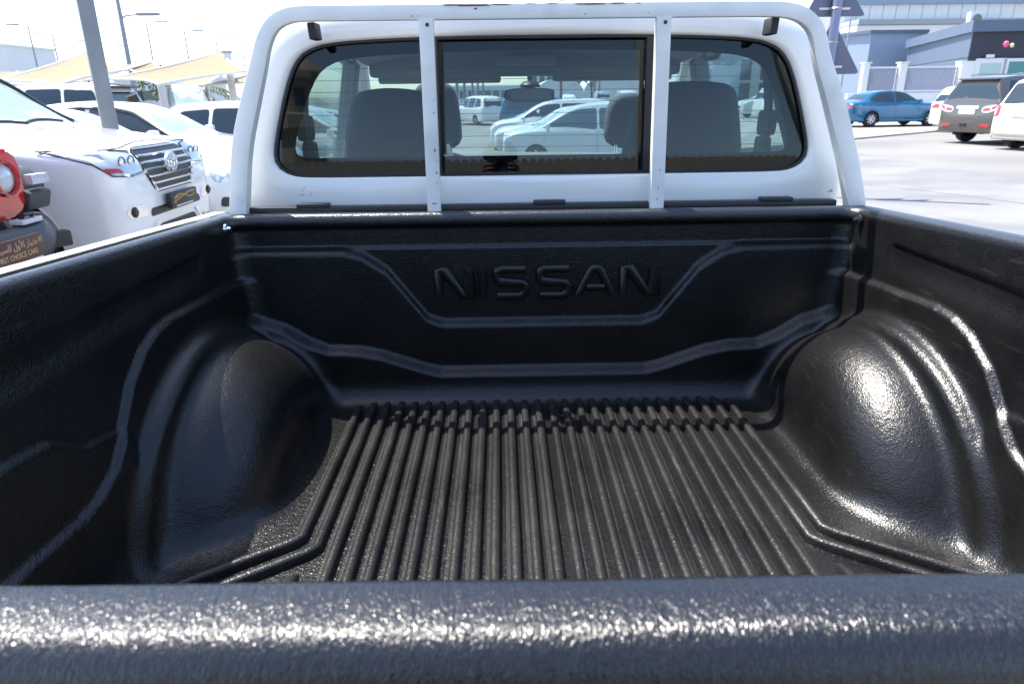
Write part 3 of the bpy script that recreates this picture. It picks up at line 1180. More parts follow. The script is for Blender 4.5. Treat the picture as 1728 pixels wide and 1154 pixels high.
def wheel(parent, x, y, z, R, w, side, rim_m=None, spokes=5, far=False, world=False, dark=None, offv=None):
    """wheel with axis along local y; side +1/-1 is the outer side"""
    n = 20 if far else 36
    b = MB()
    hw = w/2
    pr = [(R*.60, hw*.8), (R*.66, hw*.98), (R*.90, hw), (R*.97, hw*.85), (R, hw*.5), (R, -hw*.5), (R*.97, -hw*.85), (R*.90, -hw), (R*.6, -hw*.8)]
    b.lathe([(r, h*side) for r, h in pr], (x, y, z), 'y', n)
    t = b.build('wheel', M_tyre, parent, True, world, 50)
    b = MB()
    o = hw*.82
    b.lathe([(R*.63, o*side), (R*.60, (o-.01)*side), (R*.56, (o-.05)*side), (R*.56, -hw*.7*side)], (x, y, z), 'y', n)
    for k in range(spokes):
        a = 2*pi*k/spokes+.3
        for da in ((-.13, .13) if not far else (0,)):
            p = Vector((x+R*.10*cos(a), y+(o-.02)*side, z+R*.10*sin(a)))
            q = Vector((x+R*.58*cos(a+da), y+(o-.012)*side, z+R*.58*sin(a+da)))
            b.tube([p, q], [R*.05, R*.055 if not far else R*.10], 6)
    b.lathe([(0, (o-.005)*side), (R*.10, (o-.008)*side), (R*.15, (o-.03)*side)], (x, y, z), 'y', 12)
    b.build('wheel_rim', rim_m or M_alloy, t, True, world, 40)
    b = MB()
    b.lathe([(0, -.0*side), (R*.58, 0*side)], (x, y+(o-.07)*side, z), 'y', 16)
    b.build('brake_disc', M_well, t, True, world)
    return t


def wheel_x(parent, x, y, z, R, w, side):
    """truck wheels: axis along x, built by turning a y-axis wheel"""
    t = wheel(parent, 0, 0, 0, R, w, -side)
    t.rotation_euler = (0, 0, pi/2)
    off = root_loc(parent)
    t.location = (x-off.x, y-off.y, z-off.z)
    return t


for s in (-1, 1):
    wheel_x(truck, s*.78, 1.38, .37, .37, .24, s)
    wheel_x(truck, s*.78, 4.58, .37, .37, .24, s)

# ================================================================== cars
def pchip(xs, ys):
    xs = np.array(xs, float)
    ys = np.array(ys, float)
    h = np.diff(xs)
    d = np.diff(ys, axis=0)/h[:, None]
    m = np.zeros_like(ys)
    m[0], m[-1] = d[0], d[-1]
    for i in range(1, len(xs)-1):
        a, b = d[i-1], d[i]
        w1, w2 = 2*h[i]+h[i-1], h[i]+2*h[i-1]
        ok = a*b > 0
        with np.errstate(divide='ignore', invalid='ignore'):
            m[i] = np.where(ok, (w1+w2)/(w1/np.where(ok, a, 1)+w2/np.where(ok, b, 1)), 0)

    def f(q):
        i = int(min(len(xs)-2, max(0, np.searchsorted(xs, q)-1)))
        t = (q-xs[i])/h[i]
        return ((1+2*t)*(1-t)**2)*ys[i]+t*(1-t)**2*h[i]*m[i]+t*t*(3-2*t)*ys[i+1]+t*t*(t-1)*h[i]*m[i+1]
    return f


def ring(st):
    x, zb, zm, zt, wb, wm, wt = st
    g = zt-zm
    pts = [(0, zb), (wb*.92, zb), (wb, zb+min(.07, (zm-zb)*.2)), (wm*1.0+.005, zb+(zm-zb)*.40), (wm+.008, zb+(zm-zb)*.68), (wm, zm-.05*min(1, (zm-zb))),
           (wm-.018, zm+.012), (wt+(wm-.02-wt)*.42, zm+g*.55), (wt+.005, zm+g*.86), (wt-.05, zm+g*.985), (wt*.55, zt+.012), (0, zt+.02)]
    return [(x, y, z) for y, z in pts]


SEDAN = dict(L=4.6, st=[(2.30, .42, .56, .60, .50, .52, .46), (2.28, .30, .62, .67, .66, .70, .62), (2.18, .22, .70, .76, .80, .81, .72), (1.95, .20, .76, .84, .86, .86, .76),
                        (1.4, .20, .84, .93, .88, .88, .78), (.98, .20, .90, .99, .88, .88, .76), (.90, .20, .905, 1.02, .88, .88, .74), (.25, .20, .92, 1.36, .88, .88, .60), (0, .20, .93, 1.42, .88, .88, .58),
                        (-.5, .2, .94, 1.45, .88, .88, .57), (-1.0, .2, .95, 1.41, .88, .88, .58), (-1.25, .2, .96, 1.34, .88, .88, .60), (-1.72, .2, .97, 1.08, .87, .87, .70), (-1.80, .21, .97, 1.055, .86, .87, .72),
                        (-2.15, .24, .93, 1.00, .82, .84, .70), (-2.28, .32, .86, .92, .74, .76, .64), (-2.32, .42, .66, .70, .58, .60, .52)],
             wheels=(1.40, -1.32, .31), bev=None,
             side=[[(.86, 1.00), (.30, 1.33), (.05, 1.38), (-.28, 1.395), (-.28, .98)], [(-.34, .98), (-.34, 1.395), (-.95, 1.36), (-1.38, 1.17), (-1.45, 1.02)]],
             front=[(-.64, 1.03), (.64, 1.03), (.52, 1.37), (-.52, 1.37)], rear=[(-.60, 1.08), (.60, 1.08), (.52, 1.34), (-.52, 1.34)],
             lampz=(.60, .72), lampy=(.45, .80), tailz=(.74, .92), taily=(.42, .82), grz=(.52, .66), gry=.36)
SUV = dict(L=4.95, st=[(2.47, .48, .74, .80, .62, .66, .56), (2.45, .38, .86, .94, .80, .82, .72), (2.38, .33, .98, 1.06, .90, .91, .82), (2.26, .31, 1.05, 1.14, .95, .95, .84),
                       (1.9, .30, 1.09, 1.20, .975, .965, .85), (1.3, .30, 1.13, 1.25, .985, .97, .85), (1.02, .30, 1.15, 1.28, .985, .97, .83), (.95, .30, 1.155, 1.31, .985, .97, .81), (.30, .30, 1.17, 1.74, .985, .97, .72),
                       (.0, .30, 1.18, 1.84, .985, .97, .69), (-.6, .3, 1.18, 1.87, .985, .97, .68), (-1.4, .3, 1.19, 1.88, .985, .97, .68), (-2.1, .31, 1.19, 1.83, .975, .96, .67), (-2.22, .32, 1.19, 1.78, .97, .955, .68),
                       (-2.40, .33, 1.18, 1.30, .95, .94, .80), (-2.45, .36, 1.10, 1.18, .90, .90, .80), (-2.48, .46, .80, .86, .76, .78, .70)],
           wheels=(1.48, -1.37, .39),
           side=[[(.90, 1.24), (.28, 1.70), (.05, 1.75), (-.32, 1.77), (-.32, 1.22)], [(-.38, 1.22), (-.38, 1.77), (-1.20, 1.78), (-1.28, 1.22)], [(-1.34, 1.23), (-1.27, 1.77), (-1.95, 1.74), (-2.15, 1.30)]],
           front=[(-.76, 1.31), (.76, 1.31), (.63, 1.77), (-.63, 1.77)], rear=[(-.84, 1.24), (.84, 1.24), (.70, 1.76), (-.70, 1.76)],
           lampz=(.88, 1.04), lampy=(.52, .90), tailz=(.98, 1.16), taily=(.50, .93), grz=(.72, 1.0), gry=.44)
VAN = dict(L=4.8, st=[(2.40, .45, .70, .76, .66, .68, .58), (2.38, .32, .86, .93, .80, .80, .70), (2.30, .28, .98, 1.06, .84, .84, .74), (2.05, .27, 1.08, 1.20, .85, .85, .74), (1.90, .27, 1.10, 1.28, .85, .85, .72),
                      (1.25, .27, 1.12, 1.90, .85, .85, .66), (1.0, .27, 1.13, 2.08, .85, .85, .64), (.4, .27, 1.13, 2.18, .85, .85, .62), (-1.0, .27, 1.13, 2.20, .85, .85, .62), (-2.0, .28, 1.13, 2.17, .85, .85, .62),
                      (-2.25, .28, 1.13, 2.10, .84, .84, .63), (-2.38, .30, 1.12, 1.70, .83, .83, .68), (-2.42, .36, 1.05, 1.30, .80, .80, .70), (-2.44, .45, .80, .90, .70, .72, .64)],
           wheels=(1.55, -1.45, .33),
           side=[[(1.75, 1.22), (1.15, 1.88), (.85, 1.95), (.85, 1.18)], [(.78, 1.18), (.78, 1.95), (-.45, 1.97), (-.45, 1.18)], [(-.52, 1.18), (-.52, 1.97), (-2.1, 1.95), (-2.2, 1.20)]],
           front=[(-.70, 1.26), (.70, 1.26), (.60, 1.92), (-.60, 1.92)], rear=[(-.66, 1.25), (.66, 1.25), (.58, 1.95), (-.58, 1.95)],
           lampz=(.80, .98), lampy=(.50, .78), tailz=(.85, 1.15), taily=(.70, .82), grz=(.72, .86), gry=.46)
MINI = dict(L=4.5, st=[(2.25, .42, .60, .66, .56, .58, .5), (2.23, .30, .72, .79, .72, .74, .66), (2.12, .24, .84, .92, .84, .84, .74), (1.7, .22, .95, 1.05, .88, .88, .76), (1.35, .22, .98, 1.12, .88, .88, .74),
                       (.55, .22, 1.0, 1.56, .89, .89, .66), (.2, .22, 1.01, 1.68, .89, .89, .63), (-.5, .22, 1.02, 1.74, .89, .89, .62), (-1.4, .22, 1.03, 1.72, .89, .88, .62), (-1.9, .23, 1.03, 1.64, .88, .87, .62),
                       (-2.12, .24, 1.02, 1.24, .86, .85, .68), (-2.20, .28, .96, 1.08, .82, .82, .70), (-2.25, .40, .66, .74, .68, .70, .62)],
            wheels=(1.40, -1.32, .31),
            side=[[(1.25, 1.08), (.55, 1.50), (.30, 1.58), (-.15, 1.61), (-.15, 1.04)], [(-.21, 1.04), (-.21, 1.61), (-1.10, 1.61), (-1.15, 1.05)], [(-1.21, 1.06), (-1.17, 1.60), (-1.70, 1.56), (-2.0, 1.12)]],
            front=[(-.70, 1.10), (.70, 1.10), (.58, 1.60), (-.58, 1.60)], rear=[(-.66, 1.10), (.66, 1.10), (.56, 1.58), (-.56, 1.58)],
            lampz=(.66, .84), lampy=(.48, .82), tailz=(.80, 1.08), taily=(.66, .86), grz=(.55, .70), gry=.40)


def round_poly(poly, r):
    out = []
    n = len(poly)
    for i in range(n):
        p0, p1, p2 = Vector(poly[i-1]), Vector(poly[i]), Vector(poly[(i+1) % n])
        a, b_ = p0-p1, p2-p1
        if a.length < 1e-5 or b_.length < 1e-5:
            continue
        q = min(r, a.length*.4, b_.length*.4)
        s_, e_ = p1+a.normalized()*q, p1+b_.normalized()*q
        out += [tuple(s_), tuple((s_+e_)*.25+p1*.5), tuple(e_)]
    return out


def project(bvh, poly, dirn, off, m, name, parent, rim=.012, cell=.12, start=6.0):
    """drape a 2D polygon over the body, seen along dirn, and give it an edge.
    side: coords (x,z) rays along y; front/rear: coords (y,z) rays along x; top: (x,y)"""
    P = poly if len(poly) > 12 else round_poly(poly, min(.07, cell*.5))
    xs = [p[0] for p in P]
    zs = [p[1] for p in P]
    pts = [Vector(p) for p in P]
    n0 = len(pts)
    es = [(i, (i+1) % n0) for i in range(n0)]
    nx = max(1, int((max(xs)-min(xs))/cell))
    nz = max(1, int((max(zs)-min(zs))/cell))
    for i in range(1, nx+1):
        for j in range(1, nz+1):
            q = (min(xs)+(max(xs)-min(xs))*(i-.5+.01*j)/nx, min(zs)+(max(zs)-min(zs))*(j-.5)/nz)
            if inpoly(q[0], q[1], P):
                pts.append(Vector(q))
    r = delaunay_2d_cdt(pts, es, [], 1, 1e-5)
    D = {'L': Vector((0, -1, 0)), 'R': Vector((0, 1, 0)), 'F': Vector((-1, 0, 0)), 'B': Vector((1, 0, 0)), 'T': Vector((0, 0, -1))}[dirn]
    out = []
    last = None
    for v in r[0]:
        if dirn in 'LR':
            o = Vector((v.x, 0, v.y))
        elif dirn in 'FB':
            o = Vector((0, v.x, v.y))
        else:
            o = Vector((v.x, v.y, 0))
        h = bvh.ray_cast(o-D*start, D, start*2)
        if h[0] is None:
            h = bvh.find_nearest(o-D*1.0)
            out.append((h[0], h[1] if h[1].dot(-D) > 0 else -h[1]))
        else:
            out.append((h[0], h[1] if h[1].dot(-D) > 0 else -h[1]))
    vs = [p+n*off for p, n in out]
    F = []
    for f in r[2]:
        a, b, c = [vs[i] for i in f[:3]]
        nn = (b-a).cross(c-a)
        F.append(tuple(f) if nn.dot(-D) > 0 else tuple(reversed(f)))
    cnt = set()
    for f in F:
        for i in range(len(f)):
            cnt.add((f[i], f[(i+1) % len(f)]))
    base = len(vs)
    mp = {}
    F2 = list(F)
    for (i, j) in cnt:
        if (j, i) not in cnt:
            for k in (i, j):
                if k not in mp:
                    mp[k] = len(vs)
                    vs.append(out[k][0]-out[k][1]*rim)
            F2.append((j, i, mp[i], mp[j]))
    return mk(name, vs, F2, m, parent, True, False, 35)


def clean_ring(x, z, x0, z0, R):
    dx, dz = x-x0, z-z0
    d = sqrt(dx*dx+dz*dz) or 1e-6
    return x0+dx/d*R, z0+dz/d*R


def make_car(name, label, cat, spec, paint, loc, rotz, group=None, scale=(1, 1, 1), far=False, glass=None, fglass=None, details=True, spokes=5,
             rim=None, trim=None, plate=None):
    t = thing(name, label, cat, loc, rotz, group)
    sx, sy, sz = scale
    st = [(a*sx, b*sz, c*sz, d*sz, e*sy, f*sy, g*sy) for a, b, c, d, e, f, g in spec['st']]
    rings = np.array([np.array(ring(s)).ravel() for s in st])
    cum = [0]
    for i in range(1, len(st)):
        cum.append(cum[-1]+max(.03, sqrt((st[i][0]-st[i-1][0])**2+(st[i][3]-st[i-1][3])**2)))
    f = pchip(cum, rings)
    step = .12 if far else .055
    qs = []
    for i in range(len(cum)-1):
        k = max(1, int(round((cum[i+1]-cum[i])/step)))
        qs += [cum[i]+(cum[i+1]-cum[i])*j/k for j in range(k)]
    qs.append(cum[-1])
    sub = 2 if far else 4
    rows = []
    for q in qs:
        r = f(q).reshape(-1, 3)
        n = len(r)
        par = np.arange(n)
        g = pchip(par, r)
        pts = [g(k/sub) for k in range((n-1)*sub+1)]
        half = [tuple(p) for p in pts]
        full = half+[(x, -y, z) for (x, y, z) in reversed(half[1:-1])]
        rows.append(full)
    n = len(rows[0])
    V = [p for r in rows for p in r]
    F = []
    for i in range(len(rows)-1):
        for k in range(n):
            l = (k+1) % n
            F.append((i*n+k, (i+1)*n+k, (i+1)*n+l, i*n+l))
    # rounded end caps
    for i, sgn in ((0, 1), (len(rows)-1, -1)):
        c = np.mean(rows[i], axis=0)
        ci = len(V)
        V.append((c[0]+.02*sgn, 0, c[2]))
        for k in range(n):
            l = (k+1) % n
            F.append((ci, i*n+k, i*n+l) if sgn > 0 else (ci, i*n+l, i*n+k))
    bvh = BVHTree.FromPolygons([Vector(p) for p in V], F)
    # cut the wheel openings out of the sides
    wx1, wx2, R = spec['wheels'][0]*sx, spec['wheels'][1]*sx, spec['wheels'][2]*sz
    RO = R*1.16
    V = [list(p) for p in V]
    wz = R*.98
    Fk = []
    for fc in F:
        cx = sum(V[i][0] for i in fc)/len(fc)
        cz = sum(V[i][2] for i in fc)/len(fc)
        cy = sum(abs(V[i][1]) for i in fc)/len(fc)
        cut = False
        if cy > .45*sy:
            for wx in (wx1, wx2):
                if (cx-wx)**2+(cz-wz)**2 < RO*RO:
                    cut = True
        if not cut:
            Fk.append(fc)
    # snap the ragged edge to the circle
    ec = {}
    for fc in Fk:
        for i in range(len(fc)):
            a, b = fc[i], fc[(i+1) % len(fc)]
            ec[(min(a, b), max(a, b))] = ec.get((min(a, b), max(a, b)), 0)+1
    rimv = set()
    for e, c in ec.items():
        if c == 1:
            rimv.update(e)
    for i in rimv:
        if abs(V[i][1]) > .5*sy:
            for wx in (wx1, wx2):
                dx, dz = V[i][0]-wx, V[i][2]-wz
                d = sqrt(dx*dx+dz*dz)
                if abs(d-RO) < .09:
                    V[i][0], V[i][2] = clean_ring(V[i][0], V[i][2], wx, wz, RO)
    body = mk('body', V, Fk, paint, t, True, False, 55)
    wy = spec['st'][5][5]*sy
    for wx in (wx1, wx2):
        for s in (-1, 1):
            h = bvh.ray_cast(Vector((wx, s*3, wz+RO*.9)), Vector((0, -s, 0)), 6)
            yy = abs(h[0].y) if h[0] is not None else wy
            wheel(t, wx, s*(yy-.125), R, R, .22, s, rim, spokes, far)
            b = MB()
            b.lathe([(RO*1.01, s*.0), (RO*1.01, -s*.34), (0, -s*.34)], (wx, s*(yy-.02), wz), 'y', 14 if far else 24, -pi*.12, pi*1.12)
            b.build('wheel_well', M_well, t, True)
            if not far:
                b = MB()
                aa = [-.35+(pi+.7)*k/20 for k in range(21)]
                pts = []
                for a in aa:
                    x, z = wx+RO*cos(a), wz+RO*sin(a)
                    hh = bvh.ray_cast(Vector((x, s*3, z+.01)), Vector((0, -s, 0)), 6)
                    if hh[0] is not None and abs(hh[0].y) > .5:
                        pts.append((x, s*(abs(hh[0].y)-.002), z))
                if len(pts) > 3:
                    b.tube(pts, .012, 6)
                    b.build('wheel_arch_lip', trim or paint, t, True)
    S = lambda poly: [(a*sx, b*sz) for a, b in poly]
    T = lambda poly: [(a*sy, b*sz) for a, b in poly]
    cell = .25 if far else .12
    gm = glass or M_dkglass
    for poly in spec['side']:
        for dr in 'LR':
            project(bvh, S(poly), dr, .004, gm, 'side_window', t, cell=cell)
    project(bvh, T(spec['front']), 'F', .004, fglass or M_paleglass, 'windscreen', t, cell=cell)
    project(bvh, T(spec['rear']), 'B', .004, gm, 'rear_window', t, cell=cell)
    if details:
        (z0, z1), (y0, y1) = spec['lampz'], spec['lampy']
        for s in (-1, 1):
            project(bvh, T([(s*y0, z0), (s*y0, z1-.02), (s*y1, z1+.03), (s*y1, z0+.03)]), 'F', .008, M_lampglass, 'headlight', t, cell=cell)
        (z0, z1), (y0, y1) = spec['tailz'], spec['taily']
        for s in (-1, 1):
            project(bvh, T([(s*y0, z0), (s*y0, z1-.02), (s*y1, z1+.02), (s*y1, z0)]), 'B', .008, M_redlamp, 'tail_light', t, cell=cell)
        z0, z1 = spec['grz']
        g = spec['gry']
        gr = project(bvh, T([(-g, z0), (g, z0), (g*1.05, z1), (-g*1.05, z1)]), 'F', .006, M_black, 'grille', t, cell=cell)
        project(bvh, T([(-g*.9, .32), (g*.9, .32), (g*1.0, .44), (-g*1.0, .44)]), 'F', .006, M_black, 'bumper_intake', t, cell=cell)
        project(bvh, T([(-.26, .50), (.26, .50), (.26, .62), (-.26, .62)]), 'B', .012, M_plate, 'number_plate', t, cell=cell)
        zb = spec['side'][0][0][1]*sz
        xm = spec['side'][0][0][0]*sx-.12
        for s in (-1, 1):
            h = bvh.ray_cast(Vector((xm, s*3, zb-.06)), Vector((0, -s, 0)), 6)
            yy = abs(h[0].y)
            b = MB()
            b.box((xm-.02, s*(yy+.12), zb+.03), (.12, .19, .14), bev=.045)
            b.box((xm-.02, s*(yy+.02), zb-.01), (.06, .10, .03), bev=.01)
            b.build('wing_mirror', paint, t, True)
            if not far:
                # shut lines and handles of the doors
                for q, poly in enumerate(spec['side'][:2]):
                    xe = min(p[0] for p in poly)*sx+.02
                    pts = []
                    for k in range(9):
                        z = lerp(.36, zb-.03, k/8)
                        hh = bvh.ray_cast(Vector((xe-.03, s*3, z)), Vector((0, -s, 0)), 6)
                        if hh[0] is not None and hh[0].y*s > .5 and (abs(xe-.03-wx2) > RO+.03 or z > wz+RO):
                            pts.append((xe-.03, hh[0].y+s*.0008, z))
                    if len(pts) > 2:
                        MB().tube(pts, .0035, 4).build('door_gap', M_well, t, True)
                    hh = bvh.ray_cast(Vector((xe+.12, s*3, zb-.12)), Vector((0, -s, 0)), 6)
                    yh = abs(hh[0].y)
                    MB().tube([(xe+.02, s*yh, zb-.12), (xe+.05, s*(yh+.035), zb-.12), (xe+.17, s*(yh+.035), zb-.12), (xe+.20, s*yh, zb-.12)], .012, 6).build('door_handle', paint, t, True)
                xe = spec['side'][0][0][0]*sx-.06
                pts = []
                for k in range(9):
                    z = lerp(.36, zb-.05, k/8)
                    hh = bvh.ray_cast(Vector((xe, s*3, z)), Vector((0, -s, 0)), 6)
                    if (abs(xe-wx1) > RO+.03 or z > wz+RO+.03):
                        pts.append((xe, hh[0].y+s*.0008, z))
                if len(pts) > 2:
                    MB().tube(pts, .0035, 4).build('door_gap', M_well, t, True)
    return t, bvh, T, S


def copy_tree(o, parent=None):
    c = o.copy()
    COL.objects.link(c)
    c.parent = parent
    for ch in o.children:
        copy_tree(ch, c)
    return c


def copy_thing(o, label, loc, rotz, group=None, paint=None):
    c = copy_tree(o)
    c.location = loc
    c.rotation_euler = (0, 0, rotz)
    c['label'] = label
    if group:
        c['group'] = group
    return c


M_plate = mat('white_number_plate', (.75, .75, .72), .4)
M_offwhite = mat('cream_van_paint', (.70, .64, .50), .3, coat=.8)
M_blue = mat('blue_car_paint', (.004, .12, .26), .2, metal=.25, coat=1.0)
M_navy = mat('dark_blue_suv_paint', (.015, .09, .19), .2, metal=.2, coat=1.0)
M_taupe = mat('taupe_metallic_paint', (.12, .108, .096), .28, metal=.45, coat=1.0)
M_silver = mat('silver_white_paint', (.66, .70, .68), .25, coat=1.0)
M_amber = mat('yellow_sticker', (.75, .50, .03), .5)
M_gold = mat('gold_print', (.50, .28, .05), .5)
M_dgrey = mat('dark_grey_plastic', (.045, .048, .052), .45, bump=.2, bscale=300)
M_red = mat('red_car_paint', (.55, .012, .012), .18, coat=1.0)
M_chipw = M_plate


def text_part(name, s, size, loc, rot, m, parent, extrude=.0006, space=1.0, align='CENTER', sx=1.0):
    cu = bpy.data.curves.new(name, 'FONT')
    cu.body = s
    cu.size = size
    cu.extrude = extrude
    cu.align_x = align
    cu.align_y = 'CENTER'
    cu.space_character = space
    cu.resolution_u = 2
    ob = bpy.data.objects.new(name, cu)
    me = bpy.data.meshes.new_from_object(ob)
    bpy.data.objects.remove(ob)
    me.materials.clear()
    me.materials.append(m)
    o = bpy.data.objects.new(name, me)
    COL.objects.link(o)
    o.parent = parent
    o.location = loc
    o.rotation_euler = rot
    o.scale = (sx, 1, 1)
    return o


# text that lies in the y-z plane facing +x (readable from the front of a car that heads +x)
ROT_F = (pi/2, 0, pi/2)
ROT_B = (pi/2, 0, -pi/2)

# ================================================================== the place
def at(px, py, Y):
    """the point of the vertical plane y=Y that the photograph shows at px,py"""
    d = _fw + _r2*((px-864)/1152.0) + _u2*((577-py)/1152.0)
    return CAM + d*((Y-CAM.y)/d.y)


def gz(x, y):
    return -0.27*sstep(8, 17, y)*(1-sstep(6, 11, x))*sstep(-9, -4, x)


M_lot = mat('dusty_asphalt', (.225, .22, .21), .85, var=.16, vscale=.7, color2=(.17, .167, .16), cscale=.35, cth=(.42, .62), bump=.5, bscale=90, bdist=.004, detail=9)
M_road = mat('road_asphalt', (.175, .175, .18), .8, var=.14, vscale=1.1, color2=(.215, .213, .21), cscale=.5, cth=(.45, .6), bump=.6, bscale=110, bdist=.004, detail=9)
M_apron = mat('pale_concrete_apron', (.32, .31, .29), .85, var=.12, vscale=1.5, bump=.4, bscale=60, bdist=.004, detail=8)
b = MB()
gx = [-600, -150, -60, -30]+list(np.linspace(-16, 24, 41))+[40, 80, 160, 600]
gy = [-600, -120, -30]+list(np.linspace(-10, 60, 61))+[90, 200, 600, 1500]
b.grid(lambda x, y: (x, y, gz(x, y)), gx, gy)
struct('ground', b.v, b.f, M_lot)
b = MB()
b.grid(lambda x, y: (x, y, gz(x, y)+.006), list(np.linspace(1.6, 9.5, 17)), list(np.linspace(-30, 60, 91)))
struct('road', b.v, b.f, M_road)
ap = [(5, 18.35), (11.9, 23.5), (17, 27.3), (60, 59.3), (60, 90), (12, 90), (5.5, 55)]
bb = MB().prism(ap, (0, 0, .3), (0, 0, -.245), (1, 0, 0), (0, 1, 0))
struct('parking_apron', bb.v, bb.f, M_apron, False)
# painted bay lines on the left and faint lane line
for k, y in enumerate((2.95, 5.52, 7.85, 10.2, 12.6)):
    bb = MB().box((-5.6, y, .006), (4.6, .09, .004))
    o = struct('bay_marking', bb.v, bb.f, mat('worn_white_line', (.62, .62, .6), .8, color2=(.40, .39, .37), cscale=9, cth=(.45, .6)), False)

for (x0, y0, x1, y1) in ((7.35, 9.6, 6.75, 13.2), (6.75, 13.2, 6.6, 17.5)):
    dx, dy = x1-x0, y1-y0
    ln = sqrt(dx*dx+dy*dy)
    wx_, wy_ = -dy/ln*.012, dx/ln*.012
    vs = []
    for k in range(13):
        t_ = k/12
        jx = .02*sin(k*2.3)
        vs += [(x0+dx*t_+wx_+jx, y0+dy*t_+wy_, .0085+gz(x0+dx*t_, y0+dy*t_)), (x0+dx*t_-wx_+jx, y0+dy*t_-wy_, .0085+gz(x0+dx*t_, y0+dy*t_))]
    struct('road_joint', vs, [(2*k, 2*k+1, 2*k+3, 2*k+2) for k in range(12)], mat('tar_seam', (.11, .11, .11), .8), False)
# ------------------------------------------------------------------ cars on the left
# the big white SUV next to the truck
LX, LY = -5.70, 6.68
import copy
SUVN = copy.deepcopy(SUV)
SUVN['st'] = [((a[0]+.27,)+a[1:3]+(a[3]+(.03 if k > 8 else 0),)+a[4:]) if 5 <= k <= 9 else a for k, a in enumerate(SUVN['st'])]
SUVN['st'][5] = (1.55,)+SUVN['st'][5][1:]
SUVN['side'][0] = [(1.15, 1.24), (.55, 1.70), (.30, 1.75), (-.32, 1.77), (-.32, 1.22)]
suv, bv, T_, S_ = make_car('parked_suv', 'big white SUV with chrome slatted grille beside the red off-roader', 'SUV', SUVN, M_carwhite, (LX, LY, 0), 0.0, rim=M_alloy)
for o in list(suv.children):
    if o.name.split('.')[0] in ('headlight', 'grille', 'bumper_intake', 'number_plate'):
        bpy.data.objects.remove(o)
for s in (-1, 1):
    hl = project(bv, [(s*.50, .935), (s*.51, 1.10), (s*.72, 1.12), (s*.925, 1.13), (s*.938, 1.03), (s*.89, .935), (s*.72, .915)], 'F', .012, M_lampglass, 'headlight', suv, cell=.05)
    ol = []
    for (yy, z2) in ((.50, .935), (.51, 1.10), (.72, 1.12), (.925, 1.13), (.938, 1.03), (.89, .935), (.72, .915)):
        h_ = bv.ray_cast(Vector((5, s*yy, z2)), Vector((-1, 0, 0)), 9)
        ol.append(h_[0]+h_[1]*.016)
    MB().tube(ol, .0065, 5, closed=True).build('lamp_gasket', M_black, hl, True)
    rb = project(bv, [(s*.78, .945), (s*.80, .985), (s*.925, .995), (s*.91, .955)], 'F', .016, M_redlamp, 'indicator_lens', hl, cell=.06)
    for yy in (.60, .74):
        h = bv.ray_cast(Vector((5, s*yy, 1.03)), Vector((-1, 0, 0)), 9)
        p = h[0]
        MB().tube([(p.x+.018, s*yy+.050*cos(a), 1.035+.042*sin(a)) for a in [2*pi*k/20 for k in range(20)]], .0065, 6, closed=True, up=(1, 0, 0)).build('lamp_ring', mat('blue_grey_trim', (.12, .15, .22), .2, metal=.6), hl, True)
        MB().lathe([(0, .012), (.02, .010), (.03, .002)], (p.x+.016, s*yy, 1.035), 'x', 14).build('lamp_projector', M_chrome, hl, True)
    project(bv, [(s*.46, .915), (s*.70, .905), (s*.80, .925), (s*.80, .940), (s*.70, .930), (s*.46, .945)], 'F', .020, M_chrome, 'light_strip', hl, cell=.06)
    fl = project(bv, [(s*.56, .585), (s*.60, .665), (s*.80, .675), (s*.86, .63), (s*.84, .575), (s*.60, .565)], 'F', .010, M_chrome, 'fog_lamp_surround', suv, cell=.06)
    h = bv.ray_cast(Vector((5, s*.77, .62)), Vector((-1, 0, 0)), 9)
    MB().lathe([(0, .010), (.030, .012), (.036, .0), (.046, .0), (.050, -.02)], (h[0].x+.014, s*.77, .622), 'x', 16).build('fog_lamp', M_black, fl, True)
    project(bv, [(s*.44, .90), (s*.46, .95), (s*.385, .79), (s*.36, .735), (s*.31, .735)], 'F', .018, M_chrome, 'grille_side_trim', suv, cell=.06)
    project(bv, [(s*.36, .50), (s*.44, .50), (s*.62, .37), (s*.84, .36), (s*.84, .345), (s*.56, .345)], 'F', .016, M_chrome, 'skid_trim', suv, cell=.06)
gr = project(bv, [(-.47, .93), (-.46, 1.10), (-.36, 1.125), (.36, 1.125), (.46, 1.10), (.47, .93), (.36, .74), (-.36, .74)], 'F', .010, M_black, 'grille', suv, cell=.06)
for k, (z, w, th) in enumerate(((1.118, .40, .012), (1.060, .455, .018), (1.003, .462, .018), (.945, .466, .018), (.885, .43, .018), (.825, .395, .018), (.765, .365, .016))):
    pts = []
    for j in range(15):
        y = lerp(-w, w, j/14)
        h = bv.ray_cast(Vector((5, y, z)), Vector((-1, 0, 0)), 9)
        pts.append((h[0].x+.022, y, z))
    MB().tube(pts, th*.62, prof=[(1.2, -.8), (1.2, .5), (.3, 1), (-1.2, .8), (-1.2, -.8)], up=(0, 0, 1)).build('grille_bar', M_chrome, gr, True, False, 35)
h = bv.ray_cast(Vector((5, 0, .97)), Vector((-1, 0, 0)), 9)
ex = h[0].x+.045
MB().lathe([(0, .002), (.082, .004), (.09, 0), (.092, -.02)], (ex, 0, .975), 'x', 24).build('emblem_disc', M_carwhite, gr, True, False, 40)
for (ry, rz, dz) in ((.084, .084, 0), (.030, .070, -.006), (.060, .026, .042)):
    MB().tube([(ex+.012, ry*cos(a), .975+dz+rz*sin(a)) for a in [2*pi*k/28 for k in range(28)]], .0085, 6, closed=True, up=(1, 0, 0)).build('emblem_ring', M_chrome, gr, True)
project(bv, [(-.52, .545), (-.50, .615), (.50, .615), (.52, .545)], 'F', .008, M_black, 'upper_intake', suv, cell=.08)
